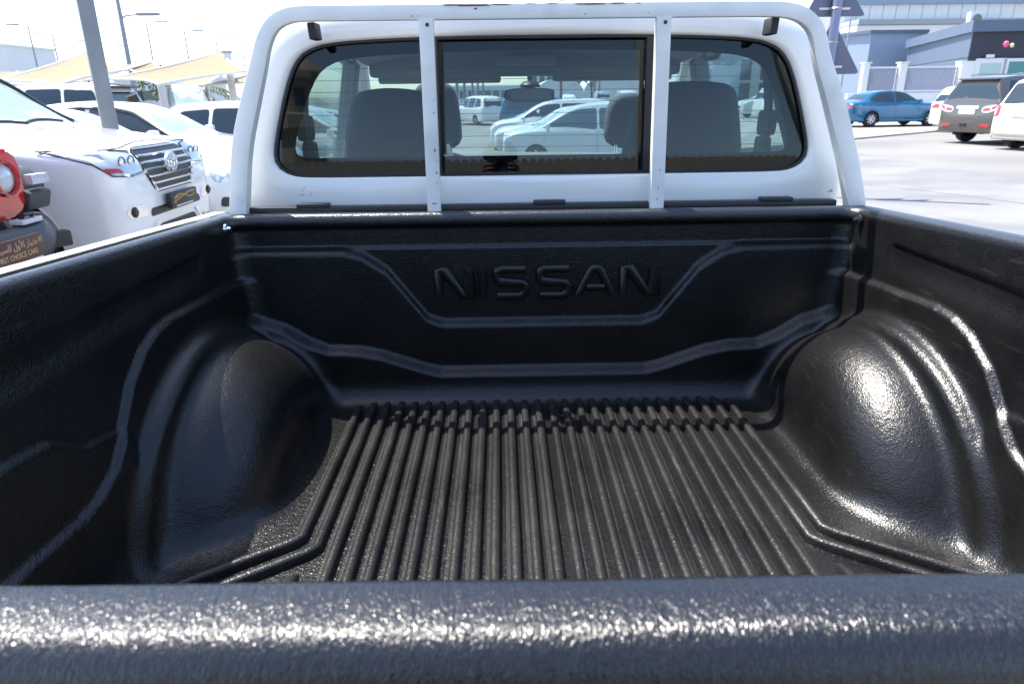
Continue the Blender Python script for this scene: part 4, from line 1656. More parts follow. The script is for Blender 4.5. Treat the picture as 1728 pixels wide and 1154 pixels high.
project(bv, [(-.46, .355), (-.36, .455), (.36, .455), (.46, .355)], 'F', .008, M_black, 'lower_intake', suv, cell=.08)
h = bv.ray_cast(Vector((5, 0, .66)), Vector((-1, 0, 0)), 9)
px_ = h[0].x+.05
pb = MB().box((px_, 0, .645), (.05, .56, .135), bev=.01).build('plate_holder', M_black, suv, True)
# gold swoosh on the show plate
for pts in ([(-.23, .02), (-.10, .045), (.02, .02), (.12, -.012), (.23, .015)], [(-.24, -.02), (-.12, .005), (0, .03), (.12, .045), (.22, .04)], [(-.20, -.035), (-.22, 0), (-.16, .03), (-.11, .01)]):
    q = smooth_poly(pts, 2, False)
    MB().tube([(px_+.0265, y, .645+z) for y, z in q], .0065, 4, up=(1, 0, 0)).build('gold_swoosh', M_gold, pb, False)
MB().box((px_+.027, -.02, .588), (.002, .36, .010)).build('plate_strip_text', M_plate, pb, False)
ol = []
for k in range(25):
    yy = lerp(-.80, .80, k/24)
    h_ = bv.ray_cast(Vector((5, yy, 1.145+.03*(abs(yy) < .5)*(1-(abs(yy)/.5)**2) - .012)), Vector((-1, 0, 0)), 9)
    ol.append(h_[0]+h_[1]*.001)
MB().tube(ol, .005, 4).build('bonnet_gap', M_well, suv, True)
# door-side black window frame and wipers
for poly in ():
    pass
for (ya, yb) in ((-.62, .02), (-.02, .60)):
    pts = []
    for j in range(8):
        y = lerp(ya, yb, j/7)
        h = bv.ray_cast(Vector((5, y, 1.335+.025*sin(pi*j/7))), Vector((-1, 0, 0)), 9)
        pts.append((h[0].x+.015, y, h[0].z))
    MB().tube(pts, .012, 6).build('wiper', M_black, suv, True)
for s in (-1, 1):
    pts = []
    for j in range(10):
        tt = j/9
        h = bv.ray_cast(Vector((5, s*lerp(.80, .665, tt), lerp(1.31, 1.76, tt))), Vector((-1, 0, 0)), 9)
        pts.append(h[0]+h[1]*.012)
    MB().tube(pts, .028, 6).build('screen_pillar_trim', M_black, suv, True)

car2, bv2, _, _ = make_car('parked_car', 'white saloon parked next beyond the big white SUV, only its wing and lamp showing', 'car', SEDAN, M_carwhite, (-5.55, 8.72, 0), 0.0, rim=M_alloy)
project(bv2, [(-.78, .36), (-.60, .34), (-.58, .44), (-.76, .47)], 'F', .010, M_black, 'fog_lamp_pocket', car2, cell=.08)
car3, bv3, _, _ = make_car('parked_car', 'white saloon with pale windscreen beyond the thick square pole', 'car', SEDAN, M_carwhite, (-5.55, 10.75, 0), 0.0, scale=(1, 1, 1.03), rim=M_alloy)
for cc, bb_ in ((car2, bv2), (car3, bv3)):
    for s in (-1, 1):
        pts = []
        for (x, z) in ((.92, 1.0), (.60, 1.18), (.30, 1.345), (.0, 1.41), (-.4, 1.425), (-.9, 1.385), (-1.4, 1.18)):
            hh = bb_.ray_cast(Vector((x, s*3, z-.01)), Vector((0, -s, 0)), 6)
            if hh[0] is not None:
                pts.append(hh[0]+hh[1]*.006)
        MB().tube(pts, .014, 6).build('window_trim', M_black, cc, True)
make_car('parked_car', 'white hatchback with dark side windows behind the left post of the rack', 'car', MINI, M_carwhite, (-4.35, 14.2, -.1), 0.0, scale=(1, 1, .90))
wv, bvv, _, _ = make_car('parked_suv', 'white SUV with black rear spoiler under the shade sails left of the tall pole', 'SUV', SUV, M_carwhite, (-11.0, 17.0, 0), pi, scale=(.95, .95, .99))
MB().box((-2.15, 0, 1.80), (.30, 1.20, .035), bev=.012).build('rear_spoiler', M_black, wv, True)
MB().box((-2.27, 0, 1.835), (.05, .50, .02)).build('brake_light_bar', M_redlamp, wv, True)
make_car('parked_van', 'cream van in side view under the shade sails, left one', 'van', VAN, M_offwhite, (-16.3, 29.5, 0), -.5, far=True)
make_car('parked_van', 'cream van facing the camera under the shade sails, right one', 'van', VAN, M_offwhite, (-12.9, 30.0, 0), -pi/2+.35, far=True)
make_car('parked_car', 'white car roof showing low between the big white SUV and the sails', 'car', MINI, M_carwhite, (-19.0, 21.5, 0), 0.0, far=True)

# ------------------------------------------------------------------ the red off-roader
jp = thing('off_road_vehicle', 'red off-road vehicle with black wings and dark grey front bumper', 'off-roader', (-3.42, 4.42, 0), 0.0)
b = MB()                                           # grille panel, slots are real holes filled behind with black
gp = smooth_poly([(-.66, .80), (-.70, .95), (-.69, 1.14), (-.58, 1.21), (.58, 1.21), (.69, 1.14), (.70, .95), (.66, .80), (.45, .74), (-.45, .74)], 1)
slots = [[(y-.028, .85), (y+.028, .85), (y+.028, 1.11), (y-.028, 1.11)] for y in (-.27, -.18, -.09, 0, .09, .18, .27)]
circ = [[(s*.50+.125*cos(a), 1.02+.125*sin(a)) for a in [2*pi*k/24 for k in range(24)]] for s in (-1, 1)]
loops = [gp]+slots+circ
vs, es = [], []
for lp in loops:
    k = len(vs)
    vs += [Vector(p) for p in lp]
    es += [(k+i, k+(i+1) % len(lp)) for i in range(len(lp))]
r = delaunay_2d_cdt(vs, es, [], 0, 1e-6)
P = [(-.16+.03*(1-(v.x/.7)**2), v.x, v.y) for v in r[0]]
n = len(P)
Fj = []
for f in r[2]:
    cx = sum(r[0][i].x for i in f)/len(f)
    cz = sum(r[0][i].y for i in f)/len(f)
    if inpoly(cx, cz, gp) and not any(inpoly(cx, cz, h_) for h_ in slots+circ):
        Fj.append(tuple(f))
cnt = set((f[i], f[(i+1) % len(f)]) for f in Fj for i in range(len(f)))
Vj = P+[(x-.08, y, z) for x, y, z in P]
F2 = list(Fj)
for (i, j) in cnt:
    if (j, i) not in cnt:
        F2.append((j, i, i+n, j+n))
g_ = mk('grille_panel', Vj, F2, M_red, jp, False)
MB().box((-.26, 0, .98), (.04, 1.30, .42)).build('radiator', M_black, g_, False)
for s in (-1, 1):
    hb = MB().lathe([(.128, .05), (.112, .052), (.105, .02)], (-.165, s*.50, 1.02), 'x', 28).build('headlight_bezel', M_red, jp, True, False, 40)
    MB().lathe([(0, .045), (.05, .04), (.09, .025), (.108, .0)], (-.165, s*.50, 1.02), 'x', 28).build('headlight', M_lampglass, jp, True)
    # black flares: top plank, front face with indicator, step
    b = MB()
    fp = smooth_poly([(-1.35, .62), (-1.25, .98), (-1.05, 1.10), (-.40, 1.10), (-.22, 1.03), (-.16, .90), (-.24, .84), (-.36, .98), (-.50, 1.02), (-1.0, 1.02), (-1.14, .92), (-1.20, .62)], 1)
    b.prism(fp, (0, s*.29, 0), (0, s*.66, 0))
    fo = b.build('wing_flare', M_dgrey, jp, True, False, 30)
    b = MB().box((-.14, s*.83, .985), (.06, .20, .075), bev=.012)
    b.build('indicator', M_lampglass, fo, True)
    b = MB().box((-.22, s*.80, .86), (.20, .26, .14), Matrix.Rotation(radians(18), 3, 'Y'), .03)
    b.build('wing_step', M_dgrey, jp, True)
    wheel(jp, -.80, s*.80, .40, .41, .26, s)
    wheel(jp, -3.25, s*.80, .40, .41, .26, s)
b = MB()                                           # bonnet and scuttle
b.grid(lambda x, y: (x, y*(1-.06*sstep(-1.4, -.2, x)), 1.225+.09*sstep(-.2, -1.4, x)-.02*(abs(y)/.66)**3-.05*sstep(-.28, -.17, x)), list(np.linspace(-1.45, -.17, 12)), list(np.linspace(-.66, .66, 15)))
b.grid(lambda x, z: (x, .655, z), [-1.45, -.8, -.2], [.75, 1.21])
b.grid(lambda x, z: (x, -.655, z), [-1.45, -.8, -.2], [.75, 1.21])
b.build('bonnet', M_red, jp, True)
MB().box((-2.75, 0, .92), (2.55, 1.36, .72), bev=.06).build('body', M_red, jp, True)
b = MB()
for s in (-1, 1):
    b.tube([(-1.48, s*.66, 1.28), (-1.75, s*.62, 1.76)], .04, 6)
b.tube([(-1.75, -.62, 1.76), (-1.75, .62, 1.76)], .04, 6)
b.tube([(-1.48, -.66, 1.30), (-1.48, .66, 1.30)], .035, 6)
b.build('screen_frame', M_red, jp, True)
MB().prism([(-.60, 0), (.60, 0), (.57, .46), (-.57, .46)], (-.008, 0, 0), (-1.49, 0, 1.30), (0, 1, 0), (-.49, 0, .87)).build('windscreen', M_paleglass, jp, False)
MB().box((-2.85, 0, 1.80), (2.2, 1.30, .07), bev=.03).build('roof', M_black, jp, True)
for s in (-1, 1):
    MB().box((-2.85, s*.62, 1.53), (2.0, .03, .50)).build('side_window', M_dkglass, jp, False)
    MB().box((-1.72, s*.86, 1.36), (.10, .16, .15), bev=.04).build('wing_mirror', M_black, jp, True)
# bumper: a long moulded beam, ends swept back
b = MB()
pl_ = smooth_poly([(-.10, .70), (0.0, .72), (.06, .69), (.10, .60), (.09, .50), (.02, .42), (-.12, .40)], 1)
def bshape(y, k):
    x, z = pl_[k]
    e = abs(y)
    back = -.16*sstep(.46, .86, e)-.10*sstep(.80, .93, e)
    lift = .045*sstep(.40, .62, e)*(1 if z < .6 else .2)
    return (x+back, y, z+lift)
b.grid(bshape, list(np.linspace(-.93, .93, 45)), list(range(len(pl_))))
bp_ = b.build('front_bumper', M_dgrey, jp, True, False, 45)
for s in (-1, 1):
    b = MB().box((-.06, s*.80, .54), (.10, .15, .12), Matrix.Rotation(radians(-30*s), 3, 'Z'), .02)
    b.build('fog_lamp_pocket', M_black, bp_, True)
    b = MB()
    b.box((-.02, s*.43, .74), (.10, .22, .035), bev=.012)
    b.build('bumper_pad', mat('silver_pad', (.55, .55, .57), .4), bp_, True)
    b = MB().tube([(-.03, s*.43-.06, .74), (.0, s*.43-.05, .785), (0, s*.43+.05, .785), (-.03, s*.43+.06, .74)], .013, 8)
    b.build('tow_hook', M_black, bp_, True)
b = MB()
b.grid(lambda y, k: ((-.02, .02, -.06)[k]-.2*sstep(.4, .9, abs(y)), y, (.42, .34, .26)[k]), list(np.linspace(-.74, .74, 15)), [0, 1, 2])
b.build('lower_valance', M_black, jp, True)
# its show plate with lettering
M_maroon = mat('maroon_plate', (.055, .018, .014), .35)
M_goldt = mat('gold_letters', (.62, .38, .20), .5)
pbx = .112
pl2 = MB().box((pbx-.012, .04, .585), (.022, .62, .18), bev=.006).build('show_plate', M_maroon, jp, True)
# shaped Arabic letters, already in drawing order
ar = '\uFE95\uFE8D\uFEAD\uFE8E\uFEF4\uFEB4\uFEE0\uFEDF \uFEDD\uFEED\uFEF7\uFE8D \uFEAD\uFE8E\uFEF4\uFE98\uFEA7\uFEFB\uFE8D'
text_part('arabic_lettering', ar, .062, (pbx+.0005, .08, .625), ROT_F, M_goldt, pl2, sx=.95)
text_part('plate_lettering', 'FIRST CHOICE CARS', .050, (pbx+.0005, .08, .560), ROT_F, M_goldt, pl2, sx=.88)
MB().box((pbx+.0008, .05, .512), (.002, .54, .009)).build('plate_strip', M_plate, pl2, False)
sh = [(-.29, .03), (-.25, .05), (-.21, .03), (-.215, -.02), (-.25, -.055), (-.285, -.02)]
MB().tube([(pbx+.001, y+.06, .59+z) for y, z in sh], .004, 4, closed=True, up=(1, 0, 0)).build('shield_mark', M_goldt, pl2, False)

# ------------------------------------------------------------------ cars on the right
make_car('parked_car', 'blue saloon car in side view on the pale apron by the slatted fence', 'car', SEDAN, M_blue, (16.75, 31.0, .055), .12, rim=mat('silver_hubcap', (.7, .7, .72), .4), spokes=7)
tp, bt, _, _ = make_car('parked_suv', 'taupe SUV seen from behind between the blue saloon and the white people carrier', 'SUV', SUV, M_taupe, (15.9, 21.4, 0), .28, scale=(1.02, 1, 1.0))
for o in list(tp.children):
    if o.name.split('.')[0] in ('tail_light', 'number_plate'):
        bpy.data.objects.remove(o)
for s in (-1, 1):
    tl = project(bt, smooth_poly([(s*.46, .90), (s*.46, 1.03), (s*.60, 1.08), (s*.96, 1.12), (s*.94, 1.02), (s*.80, .92), (s*.62, .88)], 1), 'B', .012, M_lampglass, 'tail_light', tp, cell=.1)
    project(bt, [(s*.50, .93), (s*.50, 1.0), (s*.70, 1.03), (s*.72, .95)], 'B', .018, M_redlamp, 'lamp_lens', tl, cell=.1)
    project(bt, [(s*.74, 1.03), (s*.90, 1.09), (s*.92, 1.06), (s*.78, .97)], 'B', .018, M_redlamp, 'lamp_lens', tl, cell=.1)
    project(bt, [(s*.48, .50), (s*.48, .57), (s*.78, .57), (s*.78, .50)], 'B', .012, M_redlamp, 'rear_reflector', tp, cell=.1)
npl = project(bt, [(-.27, .84), (.27, .84), (.27, .97), (-.27, .97)], 'B', .022, M_plate, 'number_plate', tp, cell=.1)
project(bt, [(-.36, .99), (.36, .99), (.36, 1.07), (-.36, 1.07)], 'B', .020, M_chrome, 'tailgate_trim', tp, cell=.1)
MB().box((-2.24, 0, 1.80), (.28, 1.25, .05), bev=.02).build('rear_spoiler', M_taupe, tp, True)
MB().tube([(-2.46, .20, 1.30), (-2.40, -.25, 1.28)], .012, 5).build('rear_wiper', M_black, tp, True)
MB().box((-2.52, .05, .55), (.06, .22, .10), bev=.01).build('tow_bracket', M_black, tp, True)
for s in (-1, 1):
    MB().tube([(.3, s*.66, 1.90), (0, s*.66, 1.93), (-1.6, s*.66, 1.94), (-1.9, s*.66, 1.90)], .018, 6).build('roof_rail', M_alloy, tp, True)
mv, bm_, _, _ = make_car('parked_people_carrier', 'white people carrier with yellow rear sticker at the right edge', 'people carrier', MINI, M_carwhite, (15.45, 18.75, 0), .28, scale=(1.02, 1.02, 1.05))
project(bm_, [(-.80, .28), (.80, .28), (.82, .50), (-.82, .50)], 'B', .010, mat('beige_bumper', (.50, .46, .38), .4), 'rear_bumper', mv, cell=.15)
MB().box((-2.30, 0, .60), (.012, .60, .06)).build('warning_sticker', M_amber, mv, False)
for o in list(mv.children):
    if o.name.split('.')[0] == 'number_plate':
        bpy.data.objects.remove(o)
pp = MB().box((-2.285, 0, .76), (.02, .54, .13), bev=.004).build('number_plate', M_plate, mv, False)
MB().tube([(-2.296, y, z) for y, z in ((-.265, .70), (.265, .70), (.265, .82), (-.265, .82))], .006, 4, closed=True, up=(1, 0, 0)).build('plate_frame', M_black, pp, False)
text_part('plate_number', '25478', .12, (-2.2965, -.08, .76), ROT_B, M_black, pp)
MB().tube([(-2.21, .30, 1.14), (-2.17, -.20, 1.16)], .012, 5).build('rear_wiper', M_black, mv, True)
MB().box((-2.02, 0, 1.79), (.06, .40, .02)).build('brake_light_bar', M_redlamp, mv, False)
make_car('parked_suv', 'white SUV peeping out behind the taupe SUV', 'SUV', SUV, M_carwhite, (18.9, 27.2, 0), .28, scale=(.95, .95, .88), far=True)
make_car('parked_car', 'white car with dark glass peeping over the blue saloon', 'car', MINI, M_carwhite, (15.2, 36.5, .055), .12, far=True)

# ------------------------------------------------------------------ cars seen through the cab
rowz = -.27
make_car('parked_car', 'silver white hatchback in side view seen through the sliding pane, nearest of its row', 'car', MINI, M_silver, (2.25, 19.3, rowz), pi, scale=(1.02, 1, .90), group=None,
         glass=mat('blue_grey_glass', (.06, .10, .13), .06, spec=.8))
mk_row = [('white car second in the row through the sliding pane, roof just above the silver one', 22.3, 2.0, SEDAN, M_carwhite, (1, 1, 1.0)),
          ('white car third in the row through the sliding pane', 25.2, 1.8, MINI, M_carwhite, (1, 1, .93)),
          ('white saloon fourth in the row through the sliding pane, beside the dark blue SUV', 28.0, 1.9, SEDAN, M_carwhite, (1, 1, 1))]
for lb, y, x, sp, pt, sc in mk_row:
    make_car('parked_car', lb, 'car', sp, pt, (x, y, rowz), pi, scale=sc, far=True)
make_car('parked_suv', 'dark blue SUV seen through the cab below the mirror', 'SUV', SUV, M_navy, (2.2, 31.6, rowz), 0.0, scale=(.95, .95, .92), far=True, trim=M_chrome)
c1, _, _, _ = make_car('parked_car', 'white crossover in side view seen through the right side window of the cab', 'car', MINI, M_carwhite, (16.6, 43.5, .055), pi, scale=(1, 1, .98))
c2, _, _, _ = make_car('parked_car', 'white taxi seen from behind through the right side window of the cab', 'car', MINI, M_carwhite, (15.6, 37.5, .055), pi/2-.2, scale=(.95, 1, 1), far=True)
# far rows: seen as small cars only
proto = {}
ORD = ['one', 'two', 'three', 'four', 'five', 'six', 'seven', 'eight', 'nine', 'ten', 'eleven', 'twelve']
far_defs = []
colors = [(M_carwhite, 'white'), (M_silver, 'silver'), (M_navy, 'dark blue'), (M_carwhite, 'white'), (M_taupe, 'brown grey')]
rr = random.Random(11)
k = 0
for row, (yy, xa, xb) in enumerate(((47, -9.5, 9.5), (60, -13, 12), (76, -16, 15))):
    n = int((xb-xa)/(2.9 if row else 3.1))
    for i in range(n):
        x = xa+(xb-xa)*(i+.5)/n
        if rr.random() < .18:
            continue
        ci = rr.randrange(len(colors))
        key = (ci, rr.randrange(2))
        lab = '%s %s, number %s from the left in %s row seen through windscreen' % (colors[ci][1], ('saloon', 'hatchback')[key[1]], ORD[i], ('nearest far', 'middle', 'farthest')[row])
        rz = rr.choice((-pi/2, pi/2))+rr.uniform(-.04, .04)+(.5 if row == 0 else 0)
        loc = (x+rr.uniform(-.2, .2), yy+rr.uniform(-.5, .5), rowz if x < 9 else 0.0)
        if key not in proto:
            o, _, _, _ = make_car('parked_car', lab, 'car', (SEDAN, MINI)[key[1]], colors[ci][0], loc, rz, far=True, details=False, group='far rows of parked cars')
            proto[key] = o
        else:
            copy_thing(proto[key], lab, loc, rz, 'far rows of parked cars')
        k += 1
for (x, y, rz, lb) in ((-9.8, 19.5, .1, 'white saloon glimpsed through the left side window of the cab, nearer one'), (-12.5, 24.0, .1, 'white saloon glimpsed through the left side window of the cab, farther one')):
    make_car('parked_car', lb, 'car', SEDAN, M_carwhite, (x+5.0, y, -.2), rz, far=True, glass=mat('blue_grey_glass', (.06, .10, .13), .06))

# ------------------------------------------------------------------ poles, sails, lamps, signs
M_pole = mat('painted_grey_pole', (.17, .19, .215), .5, var=.12, vscale=5, bump=.3, bscale=30)
M_sail = mat('cream_shade_cloth', (.50, .41, .27), .85, var=.06, vscale=2)
_nt = M_sail.node_tree                                   # woven cloth lets some light through
_tl = _nt.nodes.new('ShaderNodeBsdfTranslucent')
_tl.inputs[0].default_value = (.42, .33, .19, 1)
_ms = _nt.nodes.new('ShaderNodeMixShader')
_ms.inputs[0].default_value = .45
_nt.links.new(_nt.nodes['Principled BSDF'].outputs[0], _ms.inputs[1])
_nt.links.new(_tl.outputs[0], _ms.inputs[2])
_nt.links.new(_ms.outputs[0], _nt.nodes['Material Output'].inputs[0])
M_post = mat('white_post', (.72, .72, .70), .5, var=.05)
M_lamp = mat('street_lamp_grey', (.27, .28, .30), .5)

p = at(186, 214, 7.95)
pole = thing('lamp_post', 'thick grey square pole between the two white SUVs on the left', 'pole', (p.x, 7.95, 0), 0)
b = MB()
rot = Matrix.Rotation(radians(33), 3, 'Z')
b.box((0, 0, 3.6), (.155, .135, 7.2), rot, .012)
b.build('post', M_pole, pole, True)
MB().box((0, 0, .01), (.34, .34, .02), rot, .004).build('base_plate', M_pole, pole, True)

LAMPS = [((47, 44), (75, 78), 1), ((88, 58), (110, 96), 1), ((160, 70), (178, 92), 1), ((247, 40), (253, 98), -1), ((311, 54), (317, 98), -1), ((364, 65), (366, 92), -1),
         ((408, 75), (409, 104), -1), ((201, 28), (212, 112), -1), ((224, 79), (240, 105), 1), ((256, 88), (262, 100), -1)]
DESC = ['leftmost street lamp above the shade sails, head to the left', 'second street lamp from the left above the sails', 'small street lamp just right of the thick square pole',
        'street lamp with its head to the right, nearest right of the tall mast', 'street lamp above the white peak of the middle shade sail', 'street lamp just left of the right sail peak',
        'street lamp beside the left post of the rack', 'tall mast rising out of the frame with a lamp arm halfway', 'faint far street lamp between mast and square pole', 'faint far street lamp right of the tall mast']
for i, (top, bot, s) in enumerate(LAMPS):
    dy = 172-top[1]
    D = 8.6*1152/dy
    Yl = D/ .95
    q = at(top[0], top[1], Yl)
    if i == 7:
        Yl = 44
        q = at(198, 0, Yl)
    lt = thing('street_lamp', DESC[i], 'street lamp', (q.x, Yl, 0), 0, 'street lamps along the far road')
    H = q.z if i != 7 else q.z+1.5
    r0 = .13 if i != 7 else .17
    MB().tube([(0, 0, 0), (0, 0, H*.5), (0, 0, H)], [r0, r0*.8, r0*.55], 8).build('lamp_pole', M_lamp, lt, True)
    zz = H if i != 7 else at(205, 29, Yl).z
    hs = -1 if s > 0 else 1
    b = MB().tube([(0, 0, zz-.1), (hs*.3, 0, zz+.05), (hs*1.1, 0, zz+.12)], .05, 6)
    b.build('lamp_arm', M_lamp, lt, True)
    b = MB().box((hs*1.6, 0, zz+.12), (1.3, .34, .15), bev=.05)
    b.build('lamp_head', M_lamp, lt, True)


def sail(label, corners, sag, Yc, thick=.02):
    """four point shade sail; corners are world points; edges curve inward"""
    A, B_, C_, D_ = [Vector(c) for c in corners]
    n = 14
    cen = (A+B_+C_+D_)/4

    def fn(u, v):
        p = A.lerp(B_, u).lerp(D_.lerp(C_, u), v)
        w = 4*u*(1-u)+4*v*(1-v)-16*u*(1-u)*v*(1-v)*0.5
        e = max(4*u*(1-u)*(abs(2*v-1)**3), 4*v*(1-v)*(abs(2*u-1)**3))
        p = p+(cen-p)*e*sag
        p.z -= .10*16*u*(1-u)*v*(1-v)
        return p
    us = [i/n for i in range(n+1)]
    b = MB()
    b.grid(fn, us, us)
    m_ = len(b.v)
    b.v += [(x, y, z-thick) for x, y, z in b.v]
    b.f += [tuple(m_+i for i in reversed(f)) for f in b.f]
    k = n+1
    edge = [i*k for i in range(k)]+[n*k+j for j in range(1, k)]+[i*k+n for i in range(n-1, -1, -1)]+[j for j in range(n-1, 0, -1)]
    for i in range(len(edge)):
        a, c = edge[i], edge[(i+1) % len(edge)]
        b.f.append((a, c, c+m_, a+m_))
    t = thing('shade_sail', label, 'shade sail', (cen.x, cen.y, 0), 0, 'cream shade sails over the parking bays')
    b.build('sail_cloth', M_sail, t, True, True, 50)
    e = MB().tube([fn(i/n, 0) for i in range(n+1)]+[fn(1, j/n) for j in range(1, n+1)]+[fn(1-i/n, 1) for i in range(1, n+1)]+[fn(0, 1-j/n) for j in range(1, n)], .035, 6, closed=True)
    e.build('sail_hem', M_post, t, True, True)
    return t


def post(x, y, h, r, label):
    t = thing('sail_post', label, 'post', (x, y, 0), 0, 'white posts carrying the sails')
    MB().tube([(0, 0, 0), (0, 0, h)], r, 10).build('post', M_post, t, True)
    MB().lathe([(0, .02), (r*1.5, .02), (r*1.5, -.03)], (0, 0, h), 'z', 10).build('post_cap', M_lamp, t, True)


def A_(px, py, Y):
    v = at(px, py, Y)
    return (v.x, v.y, v.z)


sail('cream sail with its peak just behind the thick square pole', [A_(-10, 137, 20), A_(146, 89, 26), A_(214, 119, 22), A_(95, 144, 19)], .16, 22)
sail('cream sail with its peak near the left post of the rack', [A_(182, 134, 19), A_(379, 87, 24), A_(424, 121, 20), A_(268, 143, 18)], .16, 20)
sail('low cream sail at the far left edge behind the nearer ones', [A_(-80, 118, 24), A_(30, 122, 26), A_(74, 145, 22), A_(-40, 143, 22)], .14, 22)
sail('white topped sail filling in behind the square pole', [A_(95, 143, 24), A_(160, 118, 30), A_(260, 104, 34), A_(150, 138, 24)], .14, 22)
sail('second row sail behind the middle gap', [A_(214, 116, 30), A_(254, 103, 34), A_(306, 134, 30), A_(262, 142, 27)], .12, 22)
sail('second row sail running behind the near white post', [A_(276, 143, 24), A_(318, 120, 28), A_(415, 108, 32), A_(345, 144, 24)], .14, 22)
sail('pale sail low beside the rack post', [A_(338, 146, 22), A_(415, 128, 24), A_(470, 105, 26), A_(440, 140, 22)], .14, 22)
q = at(383, 88, 22.5)
post(q.x, 22.5, q.z, .11, 'white post under the right sail peak')
q = at(79, 122, 25)
post(q.x, 25, q.z, .14, 'white post left of the thick square pole')
q = at(268, 122, 27)
post(q.x, 27, q.z, .14, 'white post behind the cream vans')
q = at(347, 128, 30)
post(q.x, 30, q.z, .10, 'thin white post beside the palm')


# trees: trunk, limbs and a crown of many small leaf clumps
M_leaf = mat('tree_leaves', (.055, .095, .028), .7, color2=(.10, .15, .04), cscale=1.5, cth=(.4, .6))
M_bark = mat('tree_bark', (.16, .12, .09), .9)


def leafy_tree(label, x, y, h, rad, seed, cat='tree'):
    rg = random.Random(seed)
    t = thing('tree', label, cat, (x, y, 0), 0)
    b = MB()
    b.tube([(0, 0, 0), (.05, .03, h*.3), (-.03, .04, h*.55)], [.16, .12, .08], 7)
    limbs = []
    for k in range(6):
        a = 2*pi*k/6+rg.uniform(-.3, .3)
        e = Vector((cos(a)*rad*.6, sin(a)*rad*.6, h*rg.uniform(.62, .85)))
        b.tube([(0, 0, h*.42), tuple(e*.5+Vector((0, 0, h*.22))), tuple(e)], [.06, .04, .02], 5)
        limbs.append(e)
    b.build('trunk', M_bark, t, True)
    b = MB()
    for c in limbs+[Vector((0, 0, h*.85)), Vector((0, 0, h*.7))]:
        for k in range(70):
            d = Vector((rg.gauss(0, 1), rg.gauss(0, 1), rg.gauss(0, .8))).normalized()*rad*.48*rg.uniform(.4, 1.0)
            p_ = c+d
            s = rg.uniform(.07, .16)
            n_ = Vector((rg.gauss(0, 1), rg.gauss(0, 1), rg.gauss(.6, 1))).normalized()
            u_ = n_.orthogonal().normalized()
            w_ = n_.cross(u_)
            b.add([p_+u_*s, p_+w_*s*.6, p_-u_*s, p_-w_*s*.6], [(0, 1, 2, 3)])
    b.build('crown', M_leaf, t, False)
    return t


def palm(label, x, y, h, seed):
    rg = random.Random(seed)
    t = thing('palm_tree', label, 'palm', (x, y, 0), 0)
    MB().tube([(0, 0, 0), (.06, 0, h*.5), (.02, 0, h)], [.2, .16, .14], 9).build('trunk', M_bark, t, True)
    for k in range(18):
        a = 2*pi*k/18+rg.uniform(-.15, .15)
        up = rg.uniform(-.1, 1.0)
        L_ = rg.uniform(1.6, 2.1)
        b = MB()
        pts = [Vector((cos(a)*L_*s_*(.6+.4*s_), sin(a)*L_*s_*(.6+.4*s_), h+up*L_*s_*.8-1.2*L_*s_*s_*.7)) for s_ in [i/6 for i in range(7)]]
        side = Vector((-sin(a), cos(a), 0))
        b.tube(pts, [.02, .018, .015, .012, .01, .008, .004], 4)
        for i in range(1, 7):
            for sg in (-1, 1):
                for e_ in (0, .5):
                    c_ = pts[i]*(1-e_)+pts[max(0, i-1)]*e_
                    tip = c_+side*sg*.38*(1-.1*i)+Vector((0, 0, -.18))+(pts[i]-pts[i-1])*.4
                    w_ = (pts[i]-pts[i-1])*.14
                    b.add([c_-w_, c_+w_, tip], [(0, 1, 2)])
        b.build('frond', M_leaf, t, False)
    return t


q = at(300, 128, 40)
leafy_tree('green tree behind the sails left of the palm', at(281, 130, 40).x, 40, 3.2, 1.7, 3)
palm('young palm behind the thin white post', at(338, 130, 38).x, 38, 1.9, 5)
leafy_tree('green tree seen over the mirror through the cab', at(946, 150, 62).x, 62, 6.2, 2.4, 8)
leafy_tree('small tree at the far right of the view through the windscreen', at(998, 150, 75).x, 75, 5.0, 2.2, 9)

# far pale buildings on the left and ahead
M_bwhite = mat('white_render_wall', (.72, .72, .70), .85, var=.04, vscale=.6)
M_bpale = mat('pale_blue_cladding', (.50, .60, .66), .7, var=.04, vscale=.4)
M_win = mat('building_window_glass', (.05, .09, .11), .06, spec=.8)


def block(name, label, c, d, m, rotz=0, cat='building', wins=None, cornice=True):
    t = thing(name, label, cat, (c[0], c[1], 0), rotz)
    MB().box((0, 0, c[2]+d[2]/2), d, bev=.03).build('wall', m, t, True)
    if cornice:
        MB().box((0, 0, c[2]+d[2]+.14), (d[0]+.3, d[1]+.3, .28), bev=.03).build('roof_parapet', M_bwhite, t, True)
    if wins:
        rows, cols, w, h = wins
        for i in range(rows):
            for j in range(cols):
                x = -d[0]/2+d[0]*(j+.5)/cols
                z = c[2]+d[2]*(i+.55)/rows
                f_ = MB().box((x, -d[1]/2-.02, z), (w+.2, .10, h+.2)).build('window', M_bwhite, t, False)
                MB().box((x, -d[1]/2-.06, z), (w, .04, h)).build('pane', M_win, f_, False)
    return t


